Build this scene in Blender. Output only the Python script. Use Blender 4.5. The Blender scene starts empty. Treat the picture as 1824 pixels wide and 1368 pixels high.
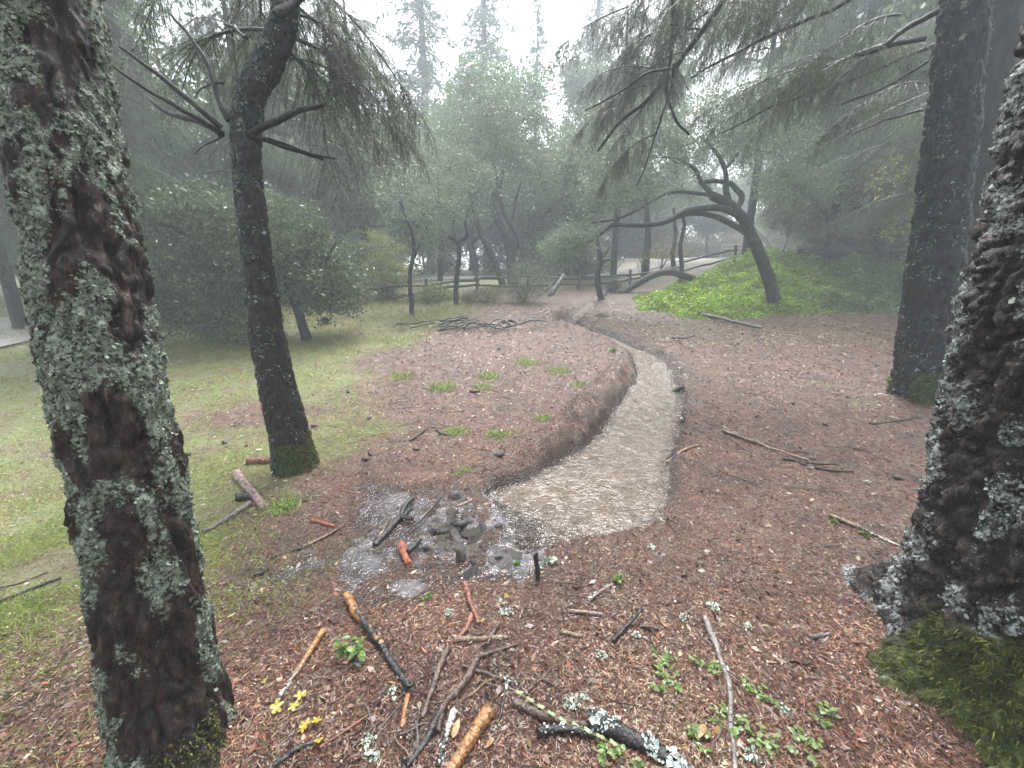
import bpy, math, numpy as np
from math import radians, tan, sin, cos, pi
SC = bpy.context.scene
COL = SC.collection
# ------------------------------------------------------------------ camera
F = 680.0                      # focal length in pixels of a 1824 px wide frame
PITCH = radians(13.0)
CAMH = 1.5
cam = bpy.data.cameras.new('camera'); camo = bpy.data.objects.new('camera', cam); COL.objects.link(camo)
cam.sensor_width = 36.0; cam.lens = 36.0 * F / 1824.0; cam.clip_end = 2000; cam.clip_start = 0.05
camo.location = (0, 0, CAMH); camo.rotation_euler = (pi / 2 - PITCH, 0, 0)
SC.camera = camo
# ------------------------------------------------------------------ world, sun, exposure
SUN_EL, SUN_AZ = radians(64), radians(8)
w = bpy.data.worlds.new('World'); SC.world = w; w.use_nodes = True
nt = w.node_tree; nt.nodes.clear()
sky = nt.nodes.new('ShaderNodeTexSky'); sky.sky_type = 'NISHITA'; sky.sun_disc = False
sky.sun_elevation = SUN_EL; sky.sun_rotation = SUN_AZ
sky.air_density = 1.0; sky.dust_density = 4.0; sky.ozone_density = 1.0
hs = nt.nodes.new('ShaderNodeHueSaturation'); hs.inputs['Saturation'].default_value = 0.18
bgn = nt.nodes.new('ShaderNodeBackground'); bgn.inputs['Strength'].default_value = 0.085
wo = nt.nodes.new('ShaderNodeOutputWorld')
nt.links.new(sky.outputs[0], hs.inputs['Color']); nt.links.new(hs.outputs[0], bgn.inputs[0]); nt.links.new(bgn.outputs[0], wo.inputs[0])
sl = bpy.data.lights.new('sun', 'SUN'); sl.energy = 1.5; sl.angle = radians(35); sl.color = (1, .98, .95)
so = bpy.data.objects.new('sun', sl); COL.objects.link(so)
so.rotation_euler = (pi / 2 - SUN_EL, 0, pi - SUN_AZ)
vs = SC.view_settings; vs.view_transform = 'Standard'; vs.look = 'None'; vs.gamma = 1.0; vs.exposure = 2.9
SC.cycles.use_denoising = True
SC.cycles.max_bounces = 8; SC.cycles.diffuse_bounces = 4; SC.cycles.glossy_bounces = 2
SC.cycles.transmission_bounces = 2; SC.cycles.transparent_max_bounces = 6; SC.cycles.volume_bounces = 2
HAZE_DENSITY = 0.0058

# ------------------------------------------------------------------ numeric helpers
def rng(s): return np.random.default_rng(s)
def _hash(ix, iy, iz):
    h = (ix.astype(np.int64) * 374761393 + iy.astype(np.int64) * 668265263 + iz.astype(np.int64) * 2147483647) & 0xffffffff
    h = ((h ^ (h >> 13)) * 1274126177) & 0xffffffff
    return (h ^ (h >> 16)) & 0xffffffff
_G = np.array([(1,1,0),(-1,1,0),(1,-1,0),(-1,-1,0),(1,0,1),(-1,0,1),(1,0,-1),(-1,0,-1),(0,1,1),(0,-1,1),(0,1,-1),(0,-1,-1),(1,1,0),(0,-1,1),(-1,1,0),(0,-1,-1)], float)
def perlin(p):
    p = np.asarray(p, float); i = np.floor(p).astype(np.int64); f = p - i
    u = f * f * f * (f * (f * 6 - 15) + 10)
    r = 0
    for dx in (0, 1):
        for dy in (0, 1):
            for dz in (0, 1):
                g = _G[_hash(i[..., 0] + dx, i[..., 1] + dy, i[..., 2] + dz) & 15]
                d = f - np.array((dx, dy, dz), float)
                wgt = (u[..., 0] if dx else 1 - u[..., 0]) * (u[..., 1] if dy else 1 - u[..., 1]) * (u[..., 2] if dz else 1 - u[..., 2])
                r = r + wgt * (g * d).sum(-1)
    return r
def fbm(p, o=3, g=0.5):
    r = 0; a = 1.0; p = np.asarray(p, float)
    for k in range(o):
        r = r + a * perlin(p + 17.3 * k); a *= g; p = p * 2.03
    return r
def n2(X, Y, s, seed=0.0, o=2): return fbm(np.stack([X * s, Y * s, np.zeros_like(X) + seed], -1), o)
def sstep(a, b, x): t = np.clip((x - a) / (b - a), 0, 1); return t * t * (3 - 2 * t)
def unit(v): return v / np.maximum(np.linalg.norm(v, axis=-1, keepdims=True), 1e-9)
def lerp(a, b, t): return a + (b - a) * t

# ------------------------------------------------------------------ terrain heights
_ty = np.array([-30, 0, 4.2, 5.5, 7.3, 10.5, 14, 17.5, 22, 30, 60, 120, 300.])
_tz = np.array([0, 0, 0, .09, .30, .72, 1.25, 1.95, 2.45, 3.2, 5.6, 10, 22.])
_dy = np.linspace(-30, 300, 6601); _dz = np.interp(_dy, _ty, _tz)
_k = np.ones(31) / 31; _dz = np.convolve(np.pad(_dz, 15, 'edge'), _k, 'valid')
def zt(Y): return np.interp(Y, _dy, _dz)
def zbase(X, Y):
    X = np.asarray(X, float); Y = np.asarray(Y, float)
    z = zt(Y) - 0.06 * np.clip(-X - 0.4, 0, 4) * (1 - sstep(3.5, 8, Y)) * sstep(-2, 0.5, Y)
    z = z + 0.10 * n2(X, Y, 0.22, 3.1) * sstep(4, 9, Y)
    return z + 1.05 * sstep(5.5, 10.5, X) * sstep(12, 17, Y)
def ray(px, py):
    d = np.array([(px - 912) / F, 1.0, -(py - 684) / F])
    c, s = cos(PITCH), sin(PITCH)
    return np.array([d[0], d[1] * c + d[2] * s, -d[1] * s + d[2] * c])
def G(px, py, dz=0.0, fn=None):
    """ground point seen at a pixel"""
    d = ray(px, py); t = np.geomspace(0.4, 400, 3000)
    P = d[None] * t[:, None]
    z = P[:, 2] + CAMH; g = (fn(P[:, 0], P[:, 1]) if fn else zbase(P[:, 0], P[:, 1])) + dz
    k = np.argmax(z < g); k = max(k, 1)
    a = (z[k - 1] - g[k - 1]) / ((z[k - 1] - g[k - 1]) - (z[k] - g[k]) + 1e-12)
    tt = lerp(t[k - 1], t[k], a); p = d * tt
    return np.array([p[0], p[1], p[2] + CAMH])
def PY(px, py, Y):
    """point on the pixel's ray in the upright plane at distance Y"""
    d = ray(px, py); p = d * (Y / d[1]); return np.array([p[0], p[1], p[2] + CAMH])
def cdepth(p): return p[1] * cos(PITCH) - (p[2] - CAMH) * sin(PITCH)
def prad(wpx, p):
    dep = cdepth(p); return wpx / 2 / F * dep * dep / math.hypot(dep, p[0])

# the ditch: left and right water edge by photo row, near to far
_rows = [(985,930,958),(972,922,1010),(958,925,1085),(944,914,1150),(928,904,1183),(914,894,1192),(900,884,1197),(885,868,1197),(872,880,1196),(860,922,1195),(845,955,1195),(830,985,1195),
 (800,1035,1200),(770,1070,1207),(740,1090,1213),(710,1105,1215),(680,1130,1205),(660,1138,1198),(650,1133,1190),(640,1128,1172),(630,1120,1155),
 (620,1095,1130),(610,1070,1108),(600,1048,1085),(590,1022,1055),(582,1000,1032),(575,1003,1022),(565,1018,1031),(555,1032,1043),(545,1045,1054),(535,1055,1064),(525,1066,1073),(515,1075,1081)]
WOFF = -0.055
def zwater(Y): return zt(Y) + WOFF * (1 - .7 * sstep(8.5, 11, Y))
_sy, _sl, _sr = [], [], []
for (r, a, b) in _rows:
    pa = G(a, r, 0, lambda X, Y: zwater(Y)); pb = G(b, r, 0, lambda X, Y: zwater(Y))
    _sy.append(pa[1]); _sl.append(pa[0]); _sr.append(pb[0])
_sy, _sl, _sr = map(np.array, (_sy, _sl, _sr))
def sedge(X, Y):
    """signed distance-like value: >0 inside the ditch"""
    L = np.interp(Y, _sy, _sl); R = np.interp(Y, _sy, _sr)
    d = np.minimum(X - L, R - X)
    d = d - np.clip(_sy[0] - Y, 0, None) * 1.0 - np.clip(Y - _sy[-1], 0, None)
    return d, L, R
_pud = np.array([G(a, b)[:2] for a, b in ((600,1062),(612,960),(640,900),(645,845),(720,868),(800,872),(870,868),(915,905),(935,960),(985,985),(992,1022),(930,1042),(860,1040),(800,1052),(700,1080),(625,1088))])
_seep = np.array([G(a, b)[:2] for a, b in ((340,1070),(420,985),(520,950),(640,905),(660,1060),(520,1050),(430,1070))])
def inpoly(X, Y, P):
    c = np.zeros(np.shape(X), bool); j = len(P) - 1
    for i in range(len(P)):
        (xi, yi), (xj, yj) = P[i], P[j]
        c ^= ((yi > Y) != (yj > Y)) & (X < (xj - xi) * (Y - yi) / (yj - yi + 1e-12) + xi); j = i
    return c
def polyd(X, Y, P):
    """soft mask: signed distance to polygon, >0 inside"""
    d = np.full(np.shape(X), 1e9); j = len(P) - 1
    for i in range(len(P)):
        a, b = P[j], P[i]; ab = b - a; l2 = (ab ** 2).sum()
        t = np.clip(((X - a[0]) * ab[0] + (Y - a[1]) * ab[1]) / l2, 0, 1)
        d = np.minimum(d, np.hypot(X - a[0] - t * ab[0], Y - a[1] - t * ab[1])); j = i
    return np.where(inpoly(X, Y, P), d, -d)
TREEFEET = [(-1.155, 1.0, .15, .03), (2.0, 1.16, .42, .06), (*G(528, 846)[:2], .16, .05), (*(G(1640, 718)[:2] + np.array([.15, .2])), .3, .08)]
def ground(X, Y, micro=True):
    X = np.asarray(X, float); Y = np.asarray(Y, float)
    z = zbase(X, Y)
    d, L, R = sedge(X, Y)
    wid = R - L
    near = 1 - sstep(9, 16, Y)
    # berm of dug-out earth on the left side, lower lip on the right
    bl = np.exp(-((X - (L - 0.30)) / 0.24) ** 2) * sstep(2.5, 3.6, Y) * (1 - sstep(11, 14, Y)) * 0.17
    bl = bl + np.exp(-((X - (L - 0.55)) / 0.5) ** 2) * np.exp(-((Y - 10.2) / 1.2) ** 2) * 0.14
    br = np.exp(-((X - (R + 0.22)) / 0.2) ** 2) * sstep(2.6, 4.0, Y) * (1 - sstep(11, 14, Y)) * 0.05
    z = z + (bl + br) * (1 + 0.6 * n2(X, Y, 2.2, 9.0) + .45 * n2(X, Y, 7, 2.4))
    e = d + 0.085 * n2(X, Y, 3.0, 1.7, 3) * np.minimum(1, wid / 0.5 + 0.2) * (1 - .75 * sstep(8, 11, Y)) + 0.022 * n2(X, Y, 11, 4.7) * (1 - .8 * sstep(8, 11, Y)) + .045 * sstep(9, 11, Y)
    zw = zwater(Y)
    inside = sstep(0.0, 0.16, e)
    z = np.where(e > -0.07, lerp(z, zw - 0.004 - 0.10 * inside, sstep(-0.07, 0.004, e)), z)
    for (tx, ty, tr, th_) in TREEFEET: z = z + th_ * np.exp(-np.clip(np.hypot(X - tx, Y - ty) - tr, 0, 9) / .16) * (1 + .5 * n2(X, Y, 5, 6.6))
    pm = sstep(-0.05, 0.10, polyd(X, Y, _pud)); sm = sstep(-0.1, 0.25, polyd(X, Y, _seep))
    z = z - 0.022 * pm - 0.020 * sm
    z = z + (0.018 * n2(X, Y, 3.6, 5.5, 3) + .012 * n2(X, Y, 14, 1.5, 2)) * np.maximum(pm, 0.8 * sm)
    if micro:
        fall = 1 - sstep(6, 20, Y)
        z = z + (0.013 * n2(X, Y, 3.3, 8.8, 2) + 0.009 * n2(X, Y, 13, 2.2, 2)) * (0.35 + 0.65 * fall) * (1 - 0.7 * inside)
    return z
def gz(x, y): return float(ground(np.array([x]), np.array([y]))[0])

# ------------------------------------------------------------------ mesh helpers
class MB:
    def __init__(s): s.v = []; s.f = []; s.c = []; s.n = 0
    def add(s, V, Fc, col=None):
        V = np.asarray(V, float).reshape(-1, 3); Fc = np.asarray(Fc, np.int64)
        if Fc.size == 0: return
        s.v.append(V); s.f.append(Fc + s.n); s.n += len(V)
        if col is None: col = (1, 1, 1)
        c = np.asarray(col, float)
        s.c.append(np.broadcast_to(c, (len(Fc), 3)) if c.ndim == 1 else c)
    def merge(s, o, M=None):
        for V, Fc, C in zip(o.v, o.f, o.c):
            pass
    def build(s, name, mat, parent=None, smooth=False, pattr=None):
        me = mesh_data(name, s, mat, smooth, pattr)
        return obj(name, me, parent)
def mesh_data(name, s, mat, smooth=False, pattr=None):
    me = bpy.data.meshes.new(name)
    V = np.concatenate(s.v); loops = np.concatenate([f.ravel() for f in s.f])
    tot = np.concatenate([np.full(len(f), f.shape[1], np.int32) for f in s.f])
    start = np.concatenate([[0], np.cumsum(tot)[:-1]]).astype(np.int32)
    me.vertices.add(len(V)); me.vertices.foreach_set('co', V.astype(np.float32).ravel())
    me.loops.add(len(loops)); me.loops.foreach_set('vertex_index', loops.astype(np.int32))
    me.polygons.add(len(tot)); me.polygons.foreach_set('loop_start', start); me.polygons.foreach_set('loop_total', tot)
    if smooth: me.polygons.foreach_set('use_smooth', np.ones(len(tot), bool))
    C = np.concatenate(s.c); a = me.attributes.new('Col', 'FLOAT_COLOR', 'FACE')
    a.data.foreach_set('color', np.concatenate([C, np.ones((len(C), 1))], 1).astype(np.float32).ravel())
    if pattr:
        for k, arr in pattr.items():
            at = me.attributes.new(k, 'FLOAT', 'POINT'); at.data.foreach_set('value', np.asarray(arr, np.float32).ravel())
    me.update(calc_edges=True); me.validate()
    if mat: me.materials.append(mat)
    return me
def obj(name, me, parent=None):
    o = bpy.data.objects.new(name, me); COL.objects.link(o)
    if parent is not None: o.parent = parent
    return o
def thing(name, label, cat, loc=(0, 0, 0), group=None):
    o = bpy.data.objects.new(name, None); COL.objects.link(o); o.location = loc; o.empty_display_size = .2
    return tag(o, label, cat, group)
def tag(o, label, cat, group=None, kind=None):
    o['label'] = label; o['category'] = cat
    if group: o['group'] = group
    if kind: o['kind'] = kind
    return o
def copy_tree(o, parent=None):
    c = o.copy(); COL.objects.link(c); c.parent = parent
    for ch in list(o.children): copy_tree(ch, c)
    return c
def smooth_path(P, R, n):
    P = np.asarray(P, float); R = np.asarray(R, float)
    if len(P) == 2:
        t = np.linspace(0, 1, n)[:, None]; return P[0] + (P[1] - P[0]) * t, np.interp(np.linspace(0, 1, n), [0, 1], R)
    d = np.concatenate([[0], np.cumsum(np.linalg.norm(np.diff(P, axis=0), axis=1))]); u = np.linspace(0, d[-1], n)
    m = np.gradient(P, d, axis=0)
    k = np.clip(np.searchsorted(d, u, 'right') - 1, 0, len(P) - 2); h = (d[k + 1] - d[k]); s = ((u - d[k]) / h)[:, None]; h = h[:, None]
    o = (2*s**3 - 3*s**2 + 1) * P[k] + (s**3 - 2*s**2 + s) * h * m[k] + (-2*s**3 + 3*s**2) * P[k+1] + (s**3 - s**2) * h * m[k+1]
    return o, np.interp(u, d, R)
def frames(P):
    T = unit(np.gradient(P, axis=0)); m = np.abs(T.mean(0)); ref = np.zeros(3); ref[np.argmin(m)] = 1
    U = unit(ref - (T @ ref)[:, None] * T); return T, U, np.cross(T, U)
def tube(mb, P, R, k=8, n=None, col=(1, 1, 1), wob=0.0, seed=0, cap=True):
    if n: P, R = smooth_path(P, R, n)
    P = np.asarray(P, float); R = np.asarray(R, float)
    if wob:
        P = P + wob * np.stack([perlin(P * 3.1 / max(wob * 30, .3) + seed + 11.7 * j) for j in range(3)], -1)
    T, U, W = frames(P); th = np.linspace(0, 2 * pi, k, endpoint=False)
    ring = P[:, None] + R[:, None, None] * (np.cos(th)[None, :, None] * U[:, None] + np.sin(th)[None, :, None] * W[:, None])
    n_ = len(P); i = np.arange(n_ - 1)[:, None] * k; j = np.arange(k)[None]; j2 = (j + 1) % k
    Fq = np.stack([i + j, i + j2, i + k + j2, i + k + j], -1).reshape(-1, 4)
    mb.add(ring.reshape(-1, 3), Fq, col)
    if cap:
        for e in (0, n_ - 1):
            V = np.concatenate([ring[e], P[e:e+1]]); a = np.arange(k)
            Ft = np.stack([a, (a + 1) % k, np.full(k, k)], -1)
            mb.add(V, Ft[:, ::-1] if e == 0 else Ft, col)
def quads(mb, C, A, B, col):
    """rhombic leaves: centre, half-length vector, half-width vector"""
    V = np.stack([C - A, C + B * 1.0 - A * .1, C + A, C - B - A * .1], 1).reshape(-1, 3)
    mb.add(V, np.arange(len(C) * 4).reshape(-1, 4), col)
def rdir(r, n): return unit(r.normal(size=(n, 3)))
def perp(A, r):
    B = np.cross(A, r.normal(size=A.shape)); return unit(B)
def pal(r, n, cols, jit=0.15):
    cols = np.array(cols); i = r.integers(0, len(cols), n); j = r.integers(0, len(cols), n); t = r.random((n, 1))
    return np.clip(lerp(cols[i], cols[j], t) * (1 + jit * r.normal(size=(n, 1))), 0.002, 1)

# ------------------------------------------------------------------ materials
def nodes(name):
    m = bpy.data.materials.new(name); m.use_nodes = True; nt = m.node_tree
    b = nt.nodes['Principled BSDF']; return m, nt, b, nt.links.new
def N(nt, t, **kw):
    n = nt.nodes.new(t)
    for k, v in kw.items():
        if k in n.inputs.keys(): n.inputs[k].default_value = v
        else: setattr(n, k, v)
    return n
def ramp(nt, stops):
    r = nt.nodes.new('ShaderNodeValToRGB'); e = r.color_ramp.elements
    while len(e) < len(stops): e.new(0.5)
    for el, (p, c) in zip(e, stops):
        el.position = p; el.color = (c[0], c[1], c[2], 1)
    return r
def mat_attr(name, rough=0.5, transl=0.0, noise=0.25, nscale=30, bump=0.0, spec=0.5, bscale=80, gain=1.0):
    m, nt, b, L = nodes(name)
    a = N(nt, 'ShaderNodeAttribute', attribute_name='Col')
    tc = N(nt, 'ShaderNodeTexCoord'); nz = N(nt, 'ShaderNodeTexNoise', Scale=nscale, Detail=4.0)
    L(tc.outputs['Object'], nz.inputs['Vector'])
    mr = N(nt, 'ShaderNodeMapRange'); mr.inputs[3].default_value = 1 - noise * 2; mr.inputs[4].default_value = 1 + noise * 2
    L(nz.outputs['Fac'], mr.inputs[0])
    mx = N(nt, 'ShaderNodeVectorMath', operation='SCALE'); L(a.outputs['Color'], mx.inputs[0]); L(mr.outputs[0], mx.inputs['Scale'])
    gn = N(nt, 'ShaderNodeVectorMath', operation='SCALE'); gn.inputs['Scale'].default_value = gain; L(mx.outputs[0], gn.inputs[0]); mx = gn; L(mx.outputs[0], b.inputs['Base Color']); b.inputs['Roughness'].default_value = rough; b.inputs['Specular IOR Level'].default_value = spec
    if bump:
        nb = N(nt, 'ShaderNodeTexNoise', Scale=bscale, Detail=5.0); L(tc.outputs['Object'], nb.inputs['Vector'])
        bp = N(nt, 'ShaderNodeBump', Strength=bump, Distance=0.02); L(nb.outputs['Fac'], bp.inputs['Height']); L(bp.outputs[0], b.inputs['Normal'])
    if transl:
        out = nt.nodes['Material Output']; t = N(nt, 'ShaderNodeBsdfTranslucent'); L(mx.outputs[0], t.inputs['Color'])
        ms = N(nt, 'ShaderNodeMixShader', Fac=transl); L(b.outputs[0], ms.inputs[1]); L(t.outputs[0], ms.inputs[2]); L(ms.outputs[0], out.inputs['Surface'])
    return m
def mat_bark(name, stops, stretch=(9, 9, 2.2), scale=1.0, bump=0.8, rough=0.55, dist=0.02, lichen=None, lscale=9, lth=(0.56, 0.64), moss=False, crust=None):
    m, nt, b, L = nodes(name)
    tc = N(nt, 'ShaderNodeTexCoord'); mp = N(nt, 'ShaderNodeMapping'); mp.inputs['Scale'].default_value = [s * scale for s in stretch]
    L(tc.outputs['Object'], mp.inputs[0])
    nz = N(nt, 'ShaderNodeTexNoise', Scale=2.2, Detail=8.0, Roughness=0.65, Distortion=0.4); L(mp.outputs[0], nz.inputs['Vector'])
    rp = ramp(nt, stops); L(nz.outputs['Fac'], rp.inputs[0]); colo = rp.outputs[0]
    if lichen:
        nl = N(nt, 'ShaderNodeTexNoise', Scale=lscale, Detail=6.0, Roughness=0.7); L(tc.outputs['Object'], nl.inputs['Vector'])
        rl = ramp(nt, [(lth[0], (0, 0, 0)), (lth[1], (1, 1, 1))]); L(nl.outputs['Fac'], rl.inputs[0])
        mx = N(nt, 'ShaderNodeMix', data_type='RGBA'); L(rl.outputs[0], mx.inputs['Factor']); L(colo, mx.inputs[6]); mx.inputs[7].default_value = (*lichen, 1)
        colo = mx.outputs[2]
    if crust:
        ac = N(nt, 'ShaderNodeAttribute', attribute_name='crust'); nc = N(nt, 'ShaderNodeTexNoise', Scale=70.0, Detail=5.0, Roughness=.75); L(tc.outputs['Object'], nc.inputs['Vector'])
        ad = N(nt, 'ShaderNodeMath', operation='MULTIPLY_ADD'); L(ac.outputs['Fac'], ad.inputs[0]); ad.inputs[1].default_value = .30; L(nc.outputs['Fac'], ad.inputs[2]); rc_ = ramp(nt, [(.74, (0, 0, 0)), (.84, (1, 1, 1))]); L(ad.outputs[0], rc_.inputs[0])
        cr = ramp(nt, [(.35, [c * .45 for c in crust]), (.65, crust)]); n3 = N(nt, 'ShaderNodeTexNoise', Scale=28.0, Detail=4.0); L(tc.outputs['Object'], n3.inputs['Vector']); L(n3.outputs['Fac'], cr.inputs[0])
        mc = N(nt, 'ShaderNodeMix', data_type='RGBA'); L(rc_.outputs[0], mc.inputs['Factor']); L(colo, mc.inputs[6]); L(cr.outputs[0], mc.inputs[7]); colo = mc.outputs[2]
    if moss:
        am = N(nt, 'ShaderNodeAttribute', attribute_name='moss'); nm = N(nt, 'ShaderNodeTexNoise', Scale=45.0, Detail=4.0); L(tc.outputs['Object'], nm.inputs['Vector'])
        rm = ramp(nt, [(.3, (.018, .028, .005)), (.55, (.055, .07, .012)), (.75, (.11, .115, .025))]); L(nm.outputs['Fac'], rm.inputs[0])
        mm = N(nt, 'ShaderNodeMix', data_type='RGBA'); L(am.outputs['Fac'], mm.inputs['Factor']); L(colo, mm.inputs[6]); L(rm.outputs[0], mm.inputs[7]); colo = mm.outputs[2]
    L(colo, b.inputs['Base Color']); b.inputs['Specular IOR Level'].default_value = .3
    nr = N(nt, 'ShaderNodeTexNoise', Scale=14.0 * scale, Detail=3.0); L(tc.outputs['Object'], nr.inputs['Vector'])
    mr = N(nt, 'ShaderNodeMapRange'); mr.inputs[3].default_value = rough - .22; mr.inputs[4].default_value = rough + .25; L(nr.outputs['Fac'], mr.inputs[0]); L(mr.outputs[0], b.inputs['Roughness'])
    vo = N(nt, 'ShaderNodeTexVoronoi', Scale=3.0, feature='DISTANCE_TO_EDGE'); L(mp.outputs[0], vo.inputs['Vector'])
    md = N(nt, 'ShaderNodeMath', operation='MULTIPLY_ADD'); L(vo.outputs['Distance'], md.inputs[0]); md.inputs[1].default_value = 0.4; L(nz.outputs['Fac'], md.inputs[2])
    bp = N(nt, 'ShaderNodeBump', Strength=bump, Distance=dist); L(md.outputs[0], bp.inputs['Height']); L(bp.outputs[0], b.inputs['Normal'])
    return m
M = {}
M['bark_near'] = mat_bark('wet_fir_bark', [(.3, (.003, .0025, .0025)), (.5, (.011, .0065, .0055)), (.62, (.03, .015, .011)), (.76, (.085, .058, .045))], (14, 14, 5), 1.3, 1.0, .5, .02, moss=True, crust=(.24, .29, .23))
M['bark_near2'] = mat_bark('flecked_fir_bark', [(.3, (.003, .003, .003)), (.5, (.011, .008, .007)), (.62, (.035, .024, .019)), (.76, (.13, .105, .09))], (11, 11, 5), 1.5, 1.0, .45, .02, moss=True, crust=(.36, .39, .38))
M['bark_mid'] = mat_bark('dark_pine_bark', [(.3, (.003, .003, .003)), (.54, (.0085, .0075, .0075)), (.72, (.024, .021, .020)), (.9, (.085, .078, .074))], (12, 12, 4), 1.0, 1.0, .5, .02, moss=True)
M['bark_grey'] = mat_bark('grey_oak_bark', [(.3, (.007, .008, .007)), (.55, (.024, .027, .023)), (.8, (.07, .075, .065))], (9, 9, 3), 1.0, .8, .6, .02, (.05, .07, .04), 5)
M['bark_far'] = mat_bark('far_trunk_bark', [(.3, (.007, .007, .0065)), (.6, (.024, .021, .019)), (.85, (.055, .05, .045))], (5, 5, 1.6), .6, .5, .7, .03)
M['leaf'] = mat_attr('broad_leaf', .36, .5, .22, 2.0, gain=1.12)
M['needle'] = mat_attr('fir_needle', .45, .5, .2, 2.0, gain=1.12)
M['lichen'] = mat_attr('lichen', .8, .15, .2, 60, gain=.8)
M['moss'] = mat_attr('moss', .85, .25, .3, 25)
M['grass'] = mat_attr('grass_blade', .5, .35, .2, 3, gain=.9)
M['litter'] = mat_attr('forest_litter', .32, 0, .25, 40, 0, .32, gain=.68)
M['wood'] = mat_attr('weathered_wood', .42, 0, .32, 22, .7, .5, 55, gain=.68)
M['stone'] = mat_attr('wet_stone', .28, 0, .3, 14, .6, .5, 40)
def mat_ground():
    m, nt, b, L = nodes('forest_floor')
    tc = N(nt, 'ShaderNodeTexCoord'); O = tc.outputs['Object']
    def noi(s, d=5.0, r=.6, dist=0.0):
        n = N(nt, 'ShaderNodeTexNoise', Scale=s, Detail=d, Roughness=r, Distortion=dist); L(O, n.inputs['Vector']); return n.outputs['Fac']
    def mix(f, a, c):
        x = N(nt, 'ShaderNodeMix', data_type='RGBA'); L(f, x.inputs['Factor']); L(a, x.inputs[6]); L(c, x.inputs[7]); return x.outputs[2]
    fine, mid, big = noi(55, 6, .7), noi(9, 6, .65, .6), noi(1.3, 4)
    lit = ramp(nt, [(.25, (.022, .011, .009)), (.45, (.085, .036, .026)), (.6, (.16, .074, .048)), (.78, (.27, .165, .12))]); L(fine, lit.inputs[0])
    lit2 = ramp(nt, [(.3, (.035, .022, .018)), (.5, (.12, .075, .052)), (.75, (.24, .185, .14))]); L(fine, lit2.inputs[0])
    rb = ramp(nt, [(.38, (0, 0, 0)), (.62, (1, 1, 1))]); L(mid, rb.inputs[0])
    c = mix(rb.outputs[0], lit.outputs[0], lit2.outputs[0])
    dk = ramp(nt, [(.36, (.55, .5, .5)), (.5, (1, 1, 1)), (.66, (1.35, 1.25, 1.15))]); L(noi(3.7, 6, .7), dk.inputs[0]); vm = N(nt, 'ShaderNodeVectorMath', operation='MULTIPLY'); L(c, vm.inputs[0]); L(dk.outputs[0], vm.inputs[1]); c = vm.outputs[0]
    gr = ramp(nt, [(.25, (.05, .07, .012)), (.5, (.14, .185, .035)), (.75, (.24, .28, .07))]); L(fine, gr.inputs[0])
    g2 = ramp(nt, [(.3, (.09, .075, .04)), (.55, (.22, .19, .09)), (.8, (.33, .29, .16))]); L(fine, g2.inputs[0]); gb = ramp(nt, [(.48, (0, 0, 0)), (.68, (1, 1, 1))]); L(noi(2.9, 5, .7), gb.inputs[0]); grc = mix(gb.outputs[0], gr.outputs[0], g2.outputs[0])
    ga = N(nt, 'ShaderNodeAttribute', attribute_name='grass')
    bm = N(nt, 'ShaderNodeMix', data_type='FLOAT', Factor=.5); L(mid, bm.inputs[2]); L(noi(2.3, 5, .65), bm.inputs[3]); bs = N(nt, 'ShaderNodeMapRange'); bs.inputs[1].default_value = .3; bs.inputs[2].default_value = .7; L(bm.outputs[0], bs.inputs[0]); ad = N(nt, 'ShaderNodeMath', operation='ADD'); L(ga.outputs['Fac'], ad.inputs[0]); L(bs.outputs[0], ad.inputs[1])
    gf = ramp(nt, [(.72, (0, 0, 0)), (1.12, (1, 1, 1))]); gm = N(nt, 'ShaderNodeMath', operation='MULTIPLY'); gm.inputs[1].default_value = .7
    L(ad.outputs[0], gm.inputs[0]); L(gm.outputs[0], gf.inputs[0]); gf.color_ramp.elements[0].position = .66; gf.color_ramp.elements[1].position = 1.0
    c = mix(gf.outputs[0], c, grc)
    mu = ramp(nt, [(.3, (.018, .013, .012)), (.7, (.06, .044, .038))]); L(fine, mu.inputs[0])
    sw = ramp(nt, [(.3, (.20, .17, .12)), (.7, (.42, .37, .28))]); L(fine, sw.inputs[0]); sa = N(nt, 'ShaderNodeAttribute', attribute_name='straw'); c = mix(sa.outputs['Fac'], c, sw.outputs[0])
    ma = N(nt, 'ShaderNodeAttribute', attribute_name='mud'); c = mix(ma.outputs['Fac'], c, mu.outputs[0])
    gs = N(nt, 'ShaderNodeVectorMath', operation='SCALE'); gs.inputs['Scale'].default_value = .68; L(c, gs.inputs[0]); L(gs.outputs[0], b.inputs['Base Color'])
    rr = N(nt, 'ShaderNodeMapRange'); rr.inputs[3].default_value = .26; rr.inputs[4].default_value = .62; L(mid, rr.inputs[0]); wm = N(nt, 'ShaderNodeMath', operation='MULTIPLY_ADD'); wm.inputs[1].default_value = -.62; wm.inputs[2].default_value = 1.0; L(ma.outputs['Fac'], wm.inputs[0]); wr = N(nt, 'ShaderNodeMath', operation='MULTIPLY'); L(rr.outputs[0], wr.inputs[0]); L(wm.outputs[0], wr.inputs[1]); L(wr.outputs[0], b.inputs['Roughness'])
    vo = N(nt, 'ShaderNodeTexVoronoi', Scale=60.0); L(O, vo.inputs['Vector'])
    su = N(nt, 'ShaderNodeMath', operation='ADD'); L(fine, su.inputs[0]); L(vo.outputs['Distance'], su.inputs[1])
    bp = N(nt, 'ShaderNodeBump', Strength=.9, Distance=.015); L(su.outputs[0], bp.inputs['Height']); L(bp.outputs[0], b.inputs['Normal'])
    return m
M['ground'] = mat_ground()
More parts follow.
